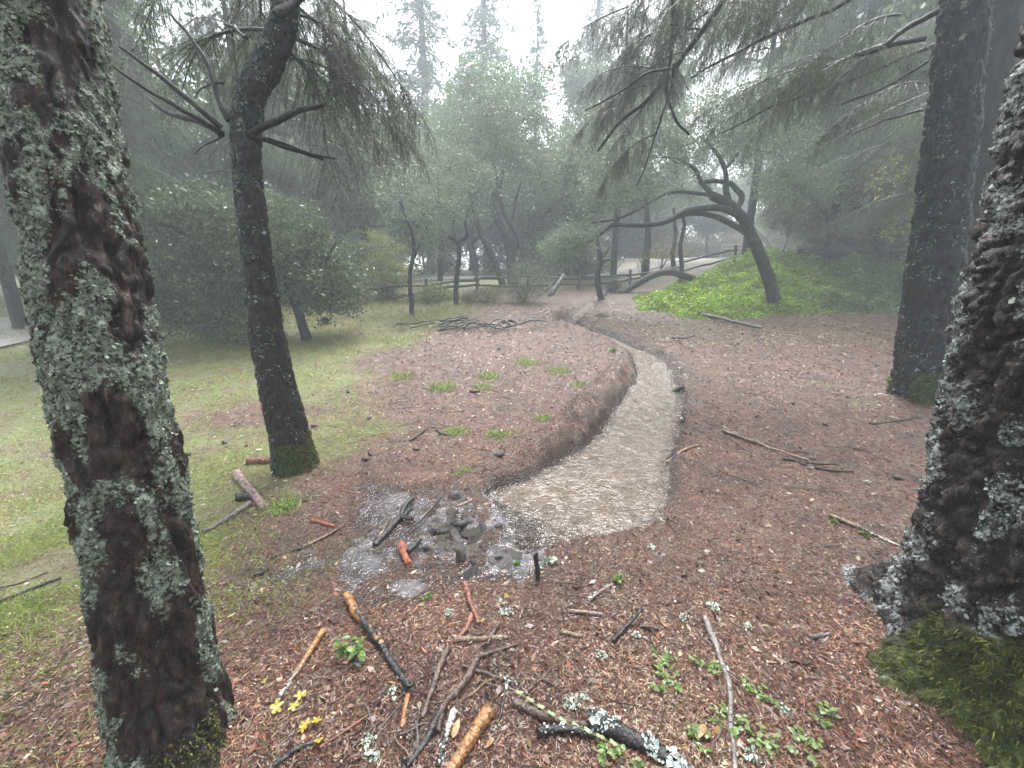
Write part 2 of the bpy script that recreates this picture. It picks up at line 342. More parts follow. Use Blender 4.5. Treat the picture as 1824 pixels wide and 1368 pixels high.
def mat_water(name, mudcol, clear, ior, ripple, cells, spec_amt, rgh):
    m, nt, b, L = nodes(name)
    tc = N(nt, 'ShaderNodeTexCoord'); O = tc.outputs['Object']
    n1 = N(nt, 'ShaderNodeTexNoise', Scale=4.0, Detail=5.0, Distortion=.8); L(O, n1.inputs['Vector'])
    rp = ramp(nt, [(.3, [c * .75 for c in mudcol]), (.7, [c * 1.25 for c in mudcol])]); L(n1.outputs['Fac'], rp.inputs[0])
    sp = N(nt, 'ShaderNodeTexNoise', Scale=70.0, Detail=2.0); L(O, sp.inputs['Vector']); sr = ramp(nt, [(.62, (0, 0, 0)), (.72, (1, 1, 1))]); L(sp.outputs['Fac'], sr.inputs[0])
    sf = N(nt, 'ShaderNodeMath', operation='MULTIPLY'); L(sr.outputs[0], sf.inputs[0]); sf.inputs[1].default_value = spec_amt      # drifting froth bubbles
    sm_ = N(nt, 'ShaderNodeMix', data_type='RGBA'); L(sf.outputs[0], sm_.inputs['Factor']); L(rp.outputs[0], sm_.inputs[6]); sm_.inputs[7].default_value = (.30, .28, .26, 1); L(sm_.outputs[2], b.inputs['Base Color'])
    b.inputs['Roughness'].default_value = rgh; b.inputs['IOR'].default_value = ior
    # rain rings: decaying ripples round the cell points, two sizes, over a choppy sheet
    hs_ = []
    for k, (c, fr_) in enumerate(((cells, 34.0), (cells * 1.9, 26.0))):
        mp = N(nt, 'ShaderNodeMapping'); mp.inputs['Location'].default_value = (3.7 * k, 1.3 * k, 0); L(O, mp.inputs[0])
        vo = N(nt, 'ShaderNodeTexVoronoi', Scale=c); L(mp.outputs[0], vo.inputs['Vector'])
        mu = N(nt, 'ShaderNodeMath', operation='MULTIPLY'); mu.inputs[1].default_value = fr_; L(vo.outputs['Distance'], mu.inputs[0])
        si = N(nt, 'ShaderNodeMath', operation='COSINE'); L(mu.outputs[0], si.inputs[0])
        dc = N(nt, 'ShaderNodeMapRange'); dc.inputs[1].default_value = .1; dc.inputs[2].default_value = .6; dc.inputs[3].default_value = 1; dc.inputs[4].default_value = 0; L(vo.outputs['Distance'], dc.inputs[0])
        pr = N(nt, 'ShaderNodeMath', operation='MULTIPLY'); L(si.outputs[0], pr.inputs[0]); L(dc.outputs[0], pr.inputs[1]); hs_.append(pr)
    n2_ = N(nt, 'ShaderNodeTexNoise', Scale=30.0, Detail=3.0); L(O, n2_.inputs['Vector'])
    a1 = N(nt, 'ShaderNodeMath', operation='ADD'); L(hs_[0].outputs[0], a1.inputs[0]); L(hs_[1].outputs[0], a1.inputs[1])
    a2 = N(nt, 'ShaderNodeMath', operation='MULTIPLY_ADD'); L(n2_.outputs['Fac'], a2.inputs[0]); a2.inputs[1].default_value = 3.5; L(a1.outputs[0], a2.inputs[2])
    bp = N(nt, 'ShaderNodeBump', Strength=ripple, Distance=.009); L(a2.outputs[0], bp.inputs['Height']); b.inputs['Specular IOR Level'].default_value = 0
    out = nt.nodes['Material Output']
    a = N(nt, 'ShaderNodeAttribute', attribute_name='shallow')
    tr = N(nt, 'ShaderNodeBsdfTransparent'); tr.inputs[0].default_value = (.85, .8, .77, 1)
    gl = N(nt, 'ShaderNodeBsdfGlossy', Roughness=rgh); L(bp.outputs[0], gl.inputs['Normal'])
    fr = N(nt, 'ShaderNodeFresnel', IOR=ior); L(bp.outputs[0], fr.inputs['Normal'])
    thin = N(nt, 'ShaderNodeMixShader'); L(fr.outputs[0], thin.inputs[0]); L(tr.outputs[0], thin.inputs[1]); L(gl.outputs[0], thin.inputs[2])
    cf = N(nt, 'ShaderNodeMath', operation='MULTIPLY'); L(a.outputs['Fac'], cf.inputs[0]); cf.inputs[1].default_value = clear
    top_ = N(nt, 'ShaderNodeMixShader'); L(fr.outputs[0], top_.inputs[0]); L(b.outputs[0], top_.inputs[1]); L(gl.outputs[0], top_.inputs[2])
    ms = N(nt, 'ShaderNodeMixShader'); L(cf.outputs[0], ms.inputs[0]); L(top_.outputs[0], ms.inputs[1]); L(thin.outputs[0], ms.inputs[2]); L(ms.outputs[0], out.inputs['Surface'])
    return m
M['muddy'] = mat_water('muddy_rain_water', (.088, .066, .049), .85, 1.85, 1.0, 8.0, .4, .07)
M['puddle'] = mat_water('puddle_water', (.085, .08, .086), .75, 1.65, .75, 12.0, .1, .09)

# ------------------------------------------------------------------ ground, water, road
def stretch(lo, hi, c0, c1, step, grow):
    mid = list(np.arange(c0, c1, step)); a = []; x = c0; s = step
    while x > lo: s *= grow; x -= s; a.append(x)
    b_ = []; x = mid[-1]; s = step
    while x < hi: s *= grow; x += s; b_.append(x)
    return np.array(a[::-1] + mid + b_)
gx = stretch(-260, 260, -2.2, 2.6, .03, 1.036); gy = stretch(-14, 260, .8, 4.0, .03, 1.032)
GX, GY = np.meshgrid(gx, gy); GZ = ground(GX, GY)
def grassmask(X, Y):
    b_ = np.interp(Y, [0, 1.5, 3, 4.4, 5.5, 7.3, 9, 10.5, 13, 30], [-1.15, -1.25, -1.55, -1.2, -1.9, -2.6, -1.8, -1.3, -.6, 4]) 
    g = sstep(.5, -.9, X - b_ + .5 * n2(X, Y, .9, 6.1, 3))
    g = g * (1 - .55 * np.exp(-((X + 3.4) / 1.3) ** 2 - ((Y - 4.9) / .45) ** 2))      # browner band across the lawn, grass mask lowered
    g = g * (1 - .8 * sstep(1.9, 1.2, Y))
    for (a, b2, rx, ry, s) in ((1270, 662, .5, .35, .5), (1450, 685, .6, .4, .5), (1530, 722, .7, .3, .6), (1250, 585, 2.2, .8, .6), (1120, 570, 1.4, .7, .7), (1500, 600, 3, .8, .55)):
        p = G(a, b2); g = np.maximum(g, s * np.exp(-((X - p[0]) / rx) ** 2 - ((Y - p[1]) / ry) ** 2))
    g = np.maximum(g, .85 * sstep(14.5, 17.5, Y + 1.2 * n2(X, Y, .5, 4.)))
    return np.clip(g * .8 + .0, 0, 1)
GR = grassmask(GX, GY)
def gfast(X, Y):
    X = np.asarray(X, float); Y = np.asarray(Y, float)
    i = np.clip(np.searchsorted(gx, X) - 1, 0, len(gx) - 2); j = np.clip(np.searchsorted(gy, Y) - 1, 0, len(gy) - 2)
    a = np.clip((X - gx[i]) / (gx[i + 1] - gx[i]), 0, 1); b = np.clip((Y - gy[j]) / (gy[j + 1] - gy[j]), 0, 1)
    return lerp(lerp(GZ[j, i], GZ[j, i + 1], a), lerp(GZ[j + 1, i], GZ[j + 1, i + 1], a), b)
def gz(x, y): return float(gfast(np.array([x]), np.array([y]))[0])
d_, L_, R_ = sedge(GX, GY)
MUD = .75 * sstep(-.55, -.02, d_) * sstep(4.5, 7, GY) * (X_r := (GX > (L_ + R_) / 2)) + .85 * sstep(-.13, -.02, d_) * sstep(2.2, 2.9, GY)
MUD = np.clip(np.maximum(MUD, .75 * np.maximum(sstep(-.15, .08, polyd(GX, GY, _pud)), .7 * sstep(-.2, .2, polyd(GX, GY, _seep)))) * (1 + .6 * n2(GX, GY, 2.5, 3.3)), 0, .9)
GR = GR * (1 - MUD)
nX, nY = len(gx), len(gy)
i = np.arange(nY - 1)[:, None] * nX; j = np.arange(nX - 1)[None]
mb = MB(); mb.add(np.stack([GX, GY, GZ], -1).reshape(-1, 3), np.stack([i + j, i + j + 1, i + nX + j + 1, i + nX + j], -1).reshape(-1, 4))
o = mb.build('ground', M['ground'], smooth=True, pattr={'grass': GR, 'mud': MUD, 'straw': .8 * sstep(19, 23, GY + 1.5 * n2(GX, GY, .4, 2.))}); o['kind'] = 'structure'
# muddy stream
ys = np.concatenate([np.linspace(_sy[0] - .05, 6, 170), np.linspace(6.03, _sy[-1] + .2, 170)])
u = np.linspace(-.25, 1.25, 45); L = np.interp(ys, _sy, _sl); R = np.interp(ys, _sy, _sr); Wd = np.maximum(R - L, .12); mid_ = (L + R) / 2
SX = mid_[:, None] + (u[None] - .5) * np.maximum(Wd, .2)[:, None]; SY = np.repeat(ys[:, None], len(u), 1); SZ = zwater(SY) + .003 * n2(SX, SY, 9, 1.1)
_o = G(905, 945); sh = np.clip(sstep(.14, -.02, sedge(SX, SY)[0]) * .75 * (1 - sstep(6, 8.5, SY)) + 1.05 * sstep(.62, .12, np.hypot(SX - _o[0], (SY - _o[1]) * 1.2) + .16 * n2(SX, SY, 5, 2.)), 0, 1)
k = len(u); i = np.arange(len(ys) - 1)[:, None] * k; j = np.arange(k - 1)[None]
mb = MB(); mb.add(np.stack([SX, SY, SZ], -1).reshape(-1, 3), np.stack([i + j, i + j + 1, i + k + j + 1, i + k + j], -1).reshape(-1, 4))
o = mb.build('stream_water', M['muddy'], smooth=True, pattr={'shallow': sh}); o['kind'] = 'structure'
# overflow puddle
lo = np.minimum(_pud.min(0), _seep.min(0)) - .1; hi = np.maximum(_pud.max(0), _seep.max(0)) + .1
px_, py_ = np.meshgrid(np.arange(lo[0], hi[0], .02), np.arange(lo[1], hi[1], .02))
pz = zbase(px_, py_) - .0185 + .003 * n2(px_, py_, 11, 7.7)
keep = (np.maximum(polyd(px_, py_, _pud), polyd(px_, py_, _seep)) > -.06) & (sedge(px_, py_)[0] < -.01)
k = px_.shape[1]; i = np.arange(px_.shape[0] - 1)[:, None] * k; j = np.arange(k - 1)[None]
Fq = np.stack([i + j, i + j + 1, i + k + j + 1, i + k + j], -1).reshape(-1, 4); Fq = Fq[keep.ravel()[Fq].all(1)]
shp = np.clip(.55 + .8 * n2(px_, py_, 6, 4.4, 3) + .3 * (polyd(px_, py_, _pud) < 0), 0, 1)
mb = MB(); mb.add(np.stack([px_, py_, pz], -1).reshape(-1, 3), Fq)
o = mb.build('puddle_water', M['puddle'], smooth=True, pattr={'shallow': shp}); o['kind'] = 'structure'
# road behind the fence
m, nt_, b_, Lk = nodes('wet_pale_road'); nz = N(nt_, 'ShaderNodeTexNoise', Scale=6.0, Detail=5.0); rp = ramp(nt_, [(.3, (.16, .15, .15)), (.7, (.27, .25, .25))]); Lk(nz.outputs['Fac'], rp.inputs[0]); Lk(rp.outputs[0], b_.inputs['Base Color']); b_.inputs['Roughness'].default_value = .35
rc, _ = smooth_path([(-13, 3, 0), (-12.6, 7, 0), (-13.2, 11, 0), (-11, 16.5, 0), (-4, 21.5, 0), (4, 23.0, 0), (14, 24.2, 0), (40, 27, 0)], [1] * 8, 90)
T, U, W_ = frames(rc); side = unit(np.cross(T, [0, 0, 1])); lat = np.linspace(-1.8, 1.8, 9)
Rp = rc[:, None] + lat[None, :, None] * side[:, None]; Rp[..., 2] = ground(Rp[..., 0], Rp[..., 1], False) + .05
k = 9; i = np.arange(len(rc) - 1)[:, None] * k; j = np.arange(k - 1)[None]
mb = MB(); mb.add(Rp.reshape(-1, 3), np.stack([i + j, i + j + 1, i + k + j + 1, i + k + j], -1).reshape(-1, 4))
o = mb.build('road', m, smooth=True); o['kind'] = 'structure'

# ------------------------------------------------------------------ trunks
def bark_trunk(name, P, R, k, n, mat, parent, amp, seed, flare=None, fz=(22, 22, 5), lump=.06):
    """one displaced trunk surface; returns object, surface points and normals. Path is local to the parent."""
    P, R = smooth_path(P, R, n); T, U, W = frames(P); th = np.linspace(0, 2 * pi, k, endpoint=False)
    nor = np.cos(th)[None, :, None] * U[:, None] + np.sin(th)[None, :, None] * W[:, None]
    Rr = np.repeat(R[:, None], k, 1)
    h = P[:, 2] - P[0, 2]
    if flare is not None:
        for (ang, ext, ht, wd) in flare:          # root buttresses
            d = np.abs((np.arctan2(nor[..., 1], nor[..., 0]) - ang + pi) % (2 * pi) - pi)
            Rr = Rr + ext * np.exp(-(d / wd) ** 2) * np.exp(-np.maximum(h, 0)[:, None] / ht)
    q = P[:, None] + Rr[..., None] * nor
    sp = q * np.array(fz) + seed
    wv = .35 * np.stack([perlin(q * 7 + seed + 3), perlin(q * 7 + seed + 9), 0 * sp[..., 0]], -1)
    r1 = 1 - np.abs(perlin(sp * .55 + wv)) * 2.6
    r2 = 1 - np.abs(perlin(sp * np.array([1.1, 1.1, 1.9]) + wv)) * 2.2
    fine = perlin(q * np.array([60, 60, 34]) + seed)
    disp = amp * (sstep(.12, .75, 1 - r1) * .95 + sstep(.05, .6, 1 - r2) * .65 + .40 * fine + .3 * perlin(q * np.array([30, 30, 22]) + seed) - .9) + lump * R[:, None] * perlin(q * 3.2 + seed)
    q = q + disp[..., None] * nor
    i = np.arange(n - 1)[:, None] * k; j = np.arange(k)[None]; j2 = (j + 1) % k
    Fq = np.stack([i + j, i + j2, i + k + j2, i + k + j], -1).reshape(-1, 4)
    mb = MB(); mb.add(q.reshape(-1, 3), Fq)
    mb.add(np.concatenate([q[-1], P[-1:]]), np.stack([np.arange(k), (np.arange(k) + 1) % k, np.full(k, k)], -1))
    return mb.build(name, mat, parent, smooth=True, pattr={'moss': np.zeros(len(q.reshape(-1, 3)) + k + 1), 'crust': np.zeros(len(q.reshape(-1, 3)) + k + 1)}), q, nor, disp / amp
def set_moss(o, m_, nm='moss'):
    at = o.data.attributes[nm]; a = np.zeros(len(o.data.vertices), np.float32); a[:len(m_)] = m_; at.data.foreach_set('value', a)
def flakes(name, pts, nrm, size, cols, seed, mat, parent, lobes=6, lift=.35, jit=0.0):
    """curled lobed lichen flakes on a surface"""
    r = rng(seed); n = len(pts); sz = size * r.uniform(.4, 1.4, (n, 1)) * np.exp(.25 * r.normal(size=(n, 1)))
    pts = pts + np.cross(unit(nrm), r.normal(size=(n, 3))) * jit
    nn = unit(nrm + .55 * r.normal(size=(n, 3))); A = perp(nn, r); B = np.cross(nn, A)
    th = np.linspace(0, 2 * pi, lobes, endpoint=False)[None] + r.uniform(0, 6, (n, 1))
    rad = sz * r.uniform(.45, 1.15, (n, lobes))
    ring = pts[:, None] + rad[..., None] * (np.cos(th)[..., None] * A[:, None] + np.sin(th)[..., None] * B[:, None]) + (nn * sz * lift)[:, None] * r.uniform(.1, 1.6, (n, lobes, 1))
    V = np.concatenate([ring, (pts + nn * sz * .12)[:, None]], 1).reshape(-1, 3)
    a = np.arange(lobes); Ft = np.stack([a, (a + 1) % lobes, np.full(lobes, lobes)], -1)
    Fa = (Ft[None] + (np.arange(n) * (lobes + 1))[:, None, None]).reshape(-1, 3)
    mb = MB(); mb.add(V, Fa, np.repeat(pal(r, n, cols, .2), lobes, 0))
    o = mb.build(name, mat, parent); o['kind'] = 'stuff'; return o
def tufts(name, pts, nrm, length, cols, seed, mat, parent, width=.0022, droop=.4, kind='stuff'):
    """short blades standing on a surface"""
    r = rng(seed); n = len(pts); l = length * r.uniform(.4, 1.3, (n, 1))
    d = unit(nrm + .6 * r.normal(size=(n, 3))); S = perp(d, r) * width * r.uniform(.6, 1.5, (n, 1))
    mid = pts + d * l * .55; tip = pts + d * l * .95 + np.array([0, 0, -1.]) * l * droop * r.random((n, 1))
    V = np.stack([pts - S, pts + S, mid + S * .8, mid - S * .8, tip], 1).reshape(-1, 3)
    b = np.arange(n)[:, None] * 5; c = pal(r, n, cols, .2); mb = MB()
    mb.add(V, b + np.array([[0, 1, 2, 3]]), c); mb.add(V[:0], np.zeros((0, 3)))
    mb.f.append(b + np.array([[3, 2, 4]])); mb.c.append(c)
    o = mb.build(name, mat, parent)
    if kind: o['kind'] = kind
    return o
LICH = [(.22, .27, .21), (.12, .165, .10), (.075, .11, .055), (.33, .38, .33), (.15, .17, .12)]
MOSS = [(.07, .085, .012), (.03, .045, .007), (.15, .145, .03), (.018, .028, .006)]
# ---- near left trunk
b0 = np.array([-1.155, 1.0, 0]); b0[2] = gz(*b0[:2]) - .05
t = thing('lichen_fir_tree', 'big dark trunk thickly covered in pale green lichen at left edge', 'tree', b0)
pts = np.array([PY(312, 1420, 1.0), PY(290, 1200, 1.05), PY(240, 900, 1.13), PY(185, 620, 1.2), PY(134, 330, 1.28), PY(78, 0, 1.36)])
pts[0] = b0; top = pts[-1] + (pts[-1] - pts[-2]) * 2.0; top2 = top + (pts[-1] - pts[-2]) * 6
rad = [.155, .143, .135, .131, .126, .118, .11, .07]
mb = MB(); tube(mb, np.vstack([top - .15 * unit(top - pts[-1]), top2]) - b0, [.108, .06], 24, 12); mb.build('upper_trunk', M['bark_near'], t, smooth=True)
o, q, nor, dp = bark_trunk('trunk', np.vstack([pts, top]) - b0, rad[:-1], 230, 440, M['bark_near'], t, .015, 3.0, [(-.6, .07, .10, .5), (1.0, .06, .1, .5), (3.4, .05, .1, .5)])
r = rng(5); fq = q.reshape(-1, 3); fn = nor.reshape(-1, 3); az = np.arctan2(fn[:, 1], fn[:, 0])
vis = (fn @ unit(np.array([-b0[0], -b0[1], 0])) > -.35) & (fq[:, 2] < 3.4)
ea = np.abs((az - math.atan2(-b0[1], -b0[0]) + pi) % (2 * pi) - pi)
mask = fbm(fq * np.array([8, 8, 3.4]) + 40, 3) + .20 * np.clip(fq[:, 2] - 1.25, -1.25, 1.2) + .36 * sstep(.5, 1.35, ea) + .0 + .12 * np.clip(dp.ravel(), -1, 1)
set_moss(o, .38 + .62 * sstep(-.12, .34, mask), 'crust'); idx = np.where(vis & (mask > .12 + .2 * r.random(len(mask))))[0]; idx = r.choice(idx, min(21000, len(idx)), False)
flakes('lichen', fq[idx], fn[idx], .0046, LICH, 6, M['lichen'], t, 5, .35, .006)
idx = np.where((fq[:, 2] < .16 + .05 * r.random(len(fq))) & (np.abs(az + .5) < .6))[0]; idx = r.choice(idx, min(2500, len(idx)), False)
tufts('moss', fq[idx], fn[idx], .012, MOSS, 7, M['moss'], t)
# ---- near right trunk
b0 = np.array([2.0, 1.16, 0.]); b0[2] = gz(2.0, 1.16) - .06
t = thing('mossy_fir_tree', 'very thick rough trunk with white lichen flecks and mossy foot at right edge', 'tree', b0)
o, q, nor, dp = bark_trunk('trunk', [(.05, 0, 0), (.02, 0, .35), (.0, .02, .9), (-.04, .04, 1.6), (-.06, .05, 2.6), (-.05, .06, 3.6)], [.43, .405, .39, .375, .36, .345], 280, 400, M['bark_near2'], t, .030, 21.0,
    [(3.05, .36, .10, .28), (3.75, .22, .16, .35), (-1.9, .22, .14, .4), (1.8, .3, .2, .4), (4.2, .1, .3, .5)], (19, 19, 9), .05)
mb = MB(); tube(mb, [(-.05, .06, 3.5), (0, .1, 6), (.1, .1, 12)], [.335, .3, .18], 28, 14); mb.build('upper_trunk', M['bark_near2'], t, smooth=True)
r = rng(8); fq = q.reshape(-1, 3); fn = nor.reshape(-1, 3); az = np.arctan2(fn[:, 1], fn[:, 0])
vis = (fn @ unit(np.array([-b0[0], -b0[1], 0])) > -.25) & (fq[:, 2] < 3.2)
ea = np.clip(fn[:, 1], -1, 1)
mask = fbm(fq * np.array([9, 9, 5]) + 70, 3) + .30 * sstep(.0, .75, ea) + .1 * np.clip(dp.ravel(), -1, 1) - .12
set_moss(o, .48 + .47 * sstep(-.12, .40, mask), 'crust'); idx = np.where(vis & (mask > .12 + .2 * r.random(len(mask))) & (fq[:, 2] > .25))[0]; idx = r.choice(idx, min(9000, len(idx)), False)
flakes('lichen', fq[idx], fn[idx], .0058, [(.36, .40, .38), (.24, .29, .26), (.42, .45, .44), (.13, .16, .11)], 9, M['lichen'], t, 5, .4, .007)
az2 = (az + 2 * pi) % (2 * pi); mv = sstep(-.06, .06, .36 + .16 * perlin(fq * 6) - fq[:, 2] + .25 * sstep(3.6, 4.3, az2)) * sstep(2.75, 3.2, az2 + .3 * perlin(fq * 7 + 5)); set_moss(o, mv)
idx = r.choice(np.where((mv > .25 + .5 * r.random(len(mv))) & vis)[0], 26000)
tufts('moss', fq[idx] + .008 * r.normal(size=(26000, 3)), fn[idx], .024, MOSS, 10, M['moss'], t, .0017)
# ---- middle left tree with dead limbs
def pline(Y, pp): return np.array([PY(a, b_, Y) for a, b_ in pp])
g = G(528, 852); Ym = g[1]
pp = [(532, 862), (515, 790), (490, 690), (466, 580), (450, 480), (434, 370), (422, 270), (418, 215), (422, 150), (452, 85), (474, 20), (480, -60), (470, -260), (430, -520)]
wp = [88, 74, 68, 62, 57, 55, 54, 56, 56, 54, 50, 46, 38, 30]
pts = pline(Ym + .12, pp); pts[:, 1] += np.linspace(0, .25, len(pts)); rad = [prad(a, p) for a, p in zip(wp, pts)]
b0 = pts[0] - np.array([0, 0, .03]); t_mid = t = thing('snag_pine_tree', 'dark leaning pine trunk with bare broken limbs and moss at its foot', 'tree', b0)
o, q, nor, dp = bark_trunk('trunk', pts - b0, rad, 100, 440, M['bark_mid'], t, .012, 33.0, [(-.5, .07, .08, .4), (2.6, .05, .1, .5), (4.4, .05, .1, .5)], (26, 26, 8), .08)
r = rng(11); fq = q.reshape(-1, 3); fn = nor.reshape(-1, 3)
front = fn @ unit(np.array([-b0[0], -b0[1], 0]))
mk = (front > -.1) & (fn[:, 0] > -.35) & (fq[:, 2] < .50 + .12 * perlin(fq * 9) - .1 * r.random(len(fq))) & (fq[:, 2] > .03)
set_moss(o, .9 * mk); idx = r.choice(np.where(mk)[0], 6000); tufts('moss', fq[idx], fn[idx], .02, MOSS, 12, M['moss'], t, .003)
mk = (front > -.2) & (fbm(fq * 9, 2) + .3 * (fn[:, 0] < -.5) > .22) & (fq[:, 2] < 4)
idx = r.choice(np.where(mk)[0], 2600); flakes('lichen', fq[idx], fn[idx], .008, [(.26, .28, .26), (.17, .19, .17), (.12, .14, .1)], 13, M['lichen'], t, 5, .3, .008)
def limbs(t, b0, Y, specs, mat, seed, k=8):
    for s_i, (pp, w0, w1, dy) in enumerate(specs):
        P = pline(Y, pp); P[:, 1] += np.linspace(0, dy, len(P)); Rr = np.linspace(prad(w0, P[0]), prad(w1, P[-1]), len(P))
        mb = MB(); tube(mb, P - b0, Rr, k, 22, wob=.018, seed=seed + s_i); mb.build('branch', mat, t, smooth=True)
limbs(t, b0, Ym + .18, [
    ([(405, 215), (385, 165), (355, 95), (318, 45), (285, 10)], 15, 6, .1),
    ([(395, 225), (370, 205), (320, 160), (290, 135), (260, 112)], 15, 7, -.2),
    ([(395, 240), (355, 215), (310, 200), (270, 185), (228, 155)], 17, 7, .15),
    ([(395, 235), (350, 210), (300, 180), (263, 150)], 12, 5, -.35),
    ([(390, 225), (340, 205), (290, 185)], 9, 4, .35),
    ([(445, 240), (470, 228), (510, 210), (540, 195), (578, 187)], 17, 8, .0),
    ([(445, 240), (480, 248), (520, 258), (555, 268)], 12, 6, .2),
    ([(478, 245), (530, 262), (572, 262)], 6, 3, .25),
    ([(440, 68), (410, 40), (372, 10), (345, -8)], 8, 5, .3),
    ([(492, 30), (512, -20), (540, -80)], 20, 14, .2),
    ([(400, 145), (370, 145), (340, 155), (326, 163)], 5, 2, .1),
    ([(395, 245), (370, 258), (345, 275)], 4, 2, .0)], M['bark_mid'], 50)
# ---- back right tree
g = G(1640, 722); Yr = g[1] + .2
pp = [(1638, 735), (1643, 690), (1652, 600), (1666, 470), (1684, 320), (1702, 160), (1718, 10), (1735, -160), (1770, -500)]
wp = [128, 118, 114, 106, 103, 100, 98, 88, 70]
pts = pline(Yr, pp); rad = [prad(a, p) for a, p in zip(wp, pts)]
b0 = pts[0] - np.array([0, 0, .05]); t_br = t = thing('dark_fir_tree', 'straight dark wet trunk with mossy foot beside the brown clearing', 'tree', b0)
o, q, nor, dp = bark_trunk('trunk', pts - b0, rad, 120, 380, M['bark_mid'], t, .024, 57.0, [(3.3, .5, .06, .22), (4.0, .12, .12, .4), (-.8, .12, .1, .4)], (14, 14, 4.5), .06)
r = rng(14); fq = q.reshape(-1, 3); fn = nor.reshape(-1, 3); front = fn @ unit(np.array([-b0[0], -b0[1], 0]))
mk = (front > -.1) & (fn[:, 0] > -.9) & (fq[:, 2] < .58 + .2 * perlin(fq * 5)); set_moss(o, .9 * mk); idx = r.choice(np.where(mk)[0], 5000)
tufts('moss', fq[idx], fn[idx], .045, [(.09, .12, .02), (.05, .08, .012), (.13, .15, .03)], 15, M['moss'], t, .006)
mk = (front > -.3) & (fbm(fq * 5, 2) + .35 * (fn[:, 0] < -.55) > .30) & (fq[:, 2] < 6); idx = r.choice(np.where(mk)[0], 2200)
flakes('lichen', fq[idx], fn[idx], .013, [(.26, .28, .27), (.17, .19, .17), (.12, .14, .12)], 16, M['lichen'], t, 5, .3, .015)
limbs(t, b0, Yr + .1, [([(1672, 20), (1630, 40), (1590, 70), (1560, 72)], 16, 9, .3), ([(1650, 68), (1610, 66), (1570, 72)], 12, 8, .3),
    ([(1645, 195), (1610, 200), (1570, 215)], 6, 3, .4), ([(1655, 110), (1600, 140), (1560, 150)], 7, 4, .5)], M['bark_mid'], 70)
# ---- trunk between the two right trees
pts = pline(6.6, [(1742, 640), (1750, 500), (1760, 350), (1772, 230), (1790, 60), (1806, -80), (1830, -400)]); rad = [prad(a, p) for a, p in zip((80, 72, 66, 62, 60, 58, 44), pts)]
b0 = pts[0].copy(); b0[2] = gz(b0[0], b0[1]) - .05; pts[0] = b0
t = thing('grey_fir_tree', 'grey upright trunk glimpsed between the two thick right trunks', 'tree', b0); t_gr = t
bark_trunk('trunk', pts - b0, rad, 80, 200, M['bark_far'], t, .02, 77.0, None, (14, 14, 4), .05)

# ------------------------------------------------------------------ tree prototypes
BAY = [(.095, .145, .065), (.065, .105, .048), (.13, .18, .09), (.08, .125, .065), (.17, .205, .125)]
OAK = [(.10, .14, .08), (.07, .105, .06), (.13, .17, .105), (.16, .19, .13)]
YEL = [(.22, .24, .045), (.14, .19, .035), (.30, .27, .07), (.09, .13, .03)]
def skeleton(r, base, d0, length, rad, depth, spread, up, segs, tips, nchild=(2, 4), shrink=.72):
    P = [base]; d = d0; n = 5
    for s_ in range(n):
        d = unit(d + .16 * r.normal(size=3) + np.array([0, 0, up * .06])); P.append(P[-1] + d * length / n)
    P = np.array(P); R = np.linspace(rad, rad * .62, n + 1); segs.append((P, R, depth))
    if depth <= 1: tips.append(P)
    if depth == 0: return
    for c in range(r.integers(*nchild) + (depth > 2)):
        a = P[-1] if c == 0 else P[r.integers(2, n + 1)]
        dd = unit(d + spread * r.normal(size=3) + np.array([0, 0, up * .25]))
        skeleton(r, a, dd, length * shrink * r.uniform(.75, 1.15), rad * .58, depth - 1, spread, up, segs, tips, nchild, shrink)
def leafcloud(mb, r, tips, n, size, spread, cols, droop=.3, aspect=.42):
    seg = r.integers(0, len(tips), n); t = r.random(n) * 4.999; k = t.astype(int); f = (t - k)[:, None]
    TP = np.stack(tips); C = lerp(TP[seg, k], TP[seg, k + 1], f) + spread * r.normal(size=(n, 3)) * np.array([1, 1, .75])
    A = unit(r.normal(size=(n, 3)) + np.array([0, 0, -droop])); B = perp(A, r); l = size * r.uniform(.6, 1.3, (n, 1))
    cl = pal(rng(int(r.integers(1e6))), len(tips), cols, .12)[seg]; col = np.clip(lerp(cl, pal(r, n, cols, .2), .55), .003, 1)
    quads(mb, C, A * l * .5, B * l * aspect * .5, col)
def proto_broad(seed, trunk_h, limb, rad, depth, spread, up, nleaf, size, cols, lean=(0, 0, 1), stems=1, lspread=.16, droop=.3, matb='bark_far'):
    r = rng(seed); segs, tips = [], []
    for s_ in range(stems):
        d = unit(np.array(lean, float) + (.22 * r.normal(size=3) * (stems > 1)))
        skeleton(r, np.array([.12 * s_ * (stems > 1), .06 * s_, -.1]), d, trunk_h, rad * (1 - .12 * s_), depth, spread, up, segs, tips)
    # rescale limb lengths
    mbt = MB()
    for P, R, dp in segs: tube(mbt, P, np.maximum(R, .006), 7 if dp > 1 else 4, None, cap=False)
    mbl = MB(); leafcloud(mbl, r, tips, nleaf, size, lspread, cols, droop)
    return mesh_data('trunk', mbt, M[matb], True), mesh_data('crown', mbl, M['leaf'])
PB = [proto_broad(101, 2.6, 1, .13, 4, .55, .6, 30000, .19, OAK, lspread=.36),
      proto_broad(102, 3.2, 1, .15, 4, .50, .9, 30000, .19, BAY, lspread=.38),
      proto_broad(103, 2.2, 1, .10, 4, .60, .5, 28000, .18, OAK, (.35, 0, 1), 2, lspread=.34),
      proto_broad(104, 2.8, 1, .11, 4, .55, .8, 28000, .18, BAY, (-.3, .1, 1), 2, lspread=.34)]
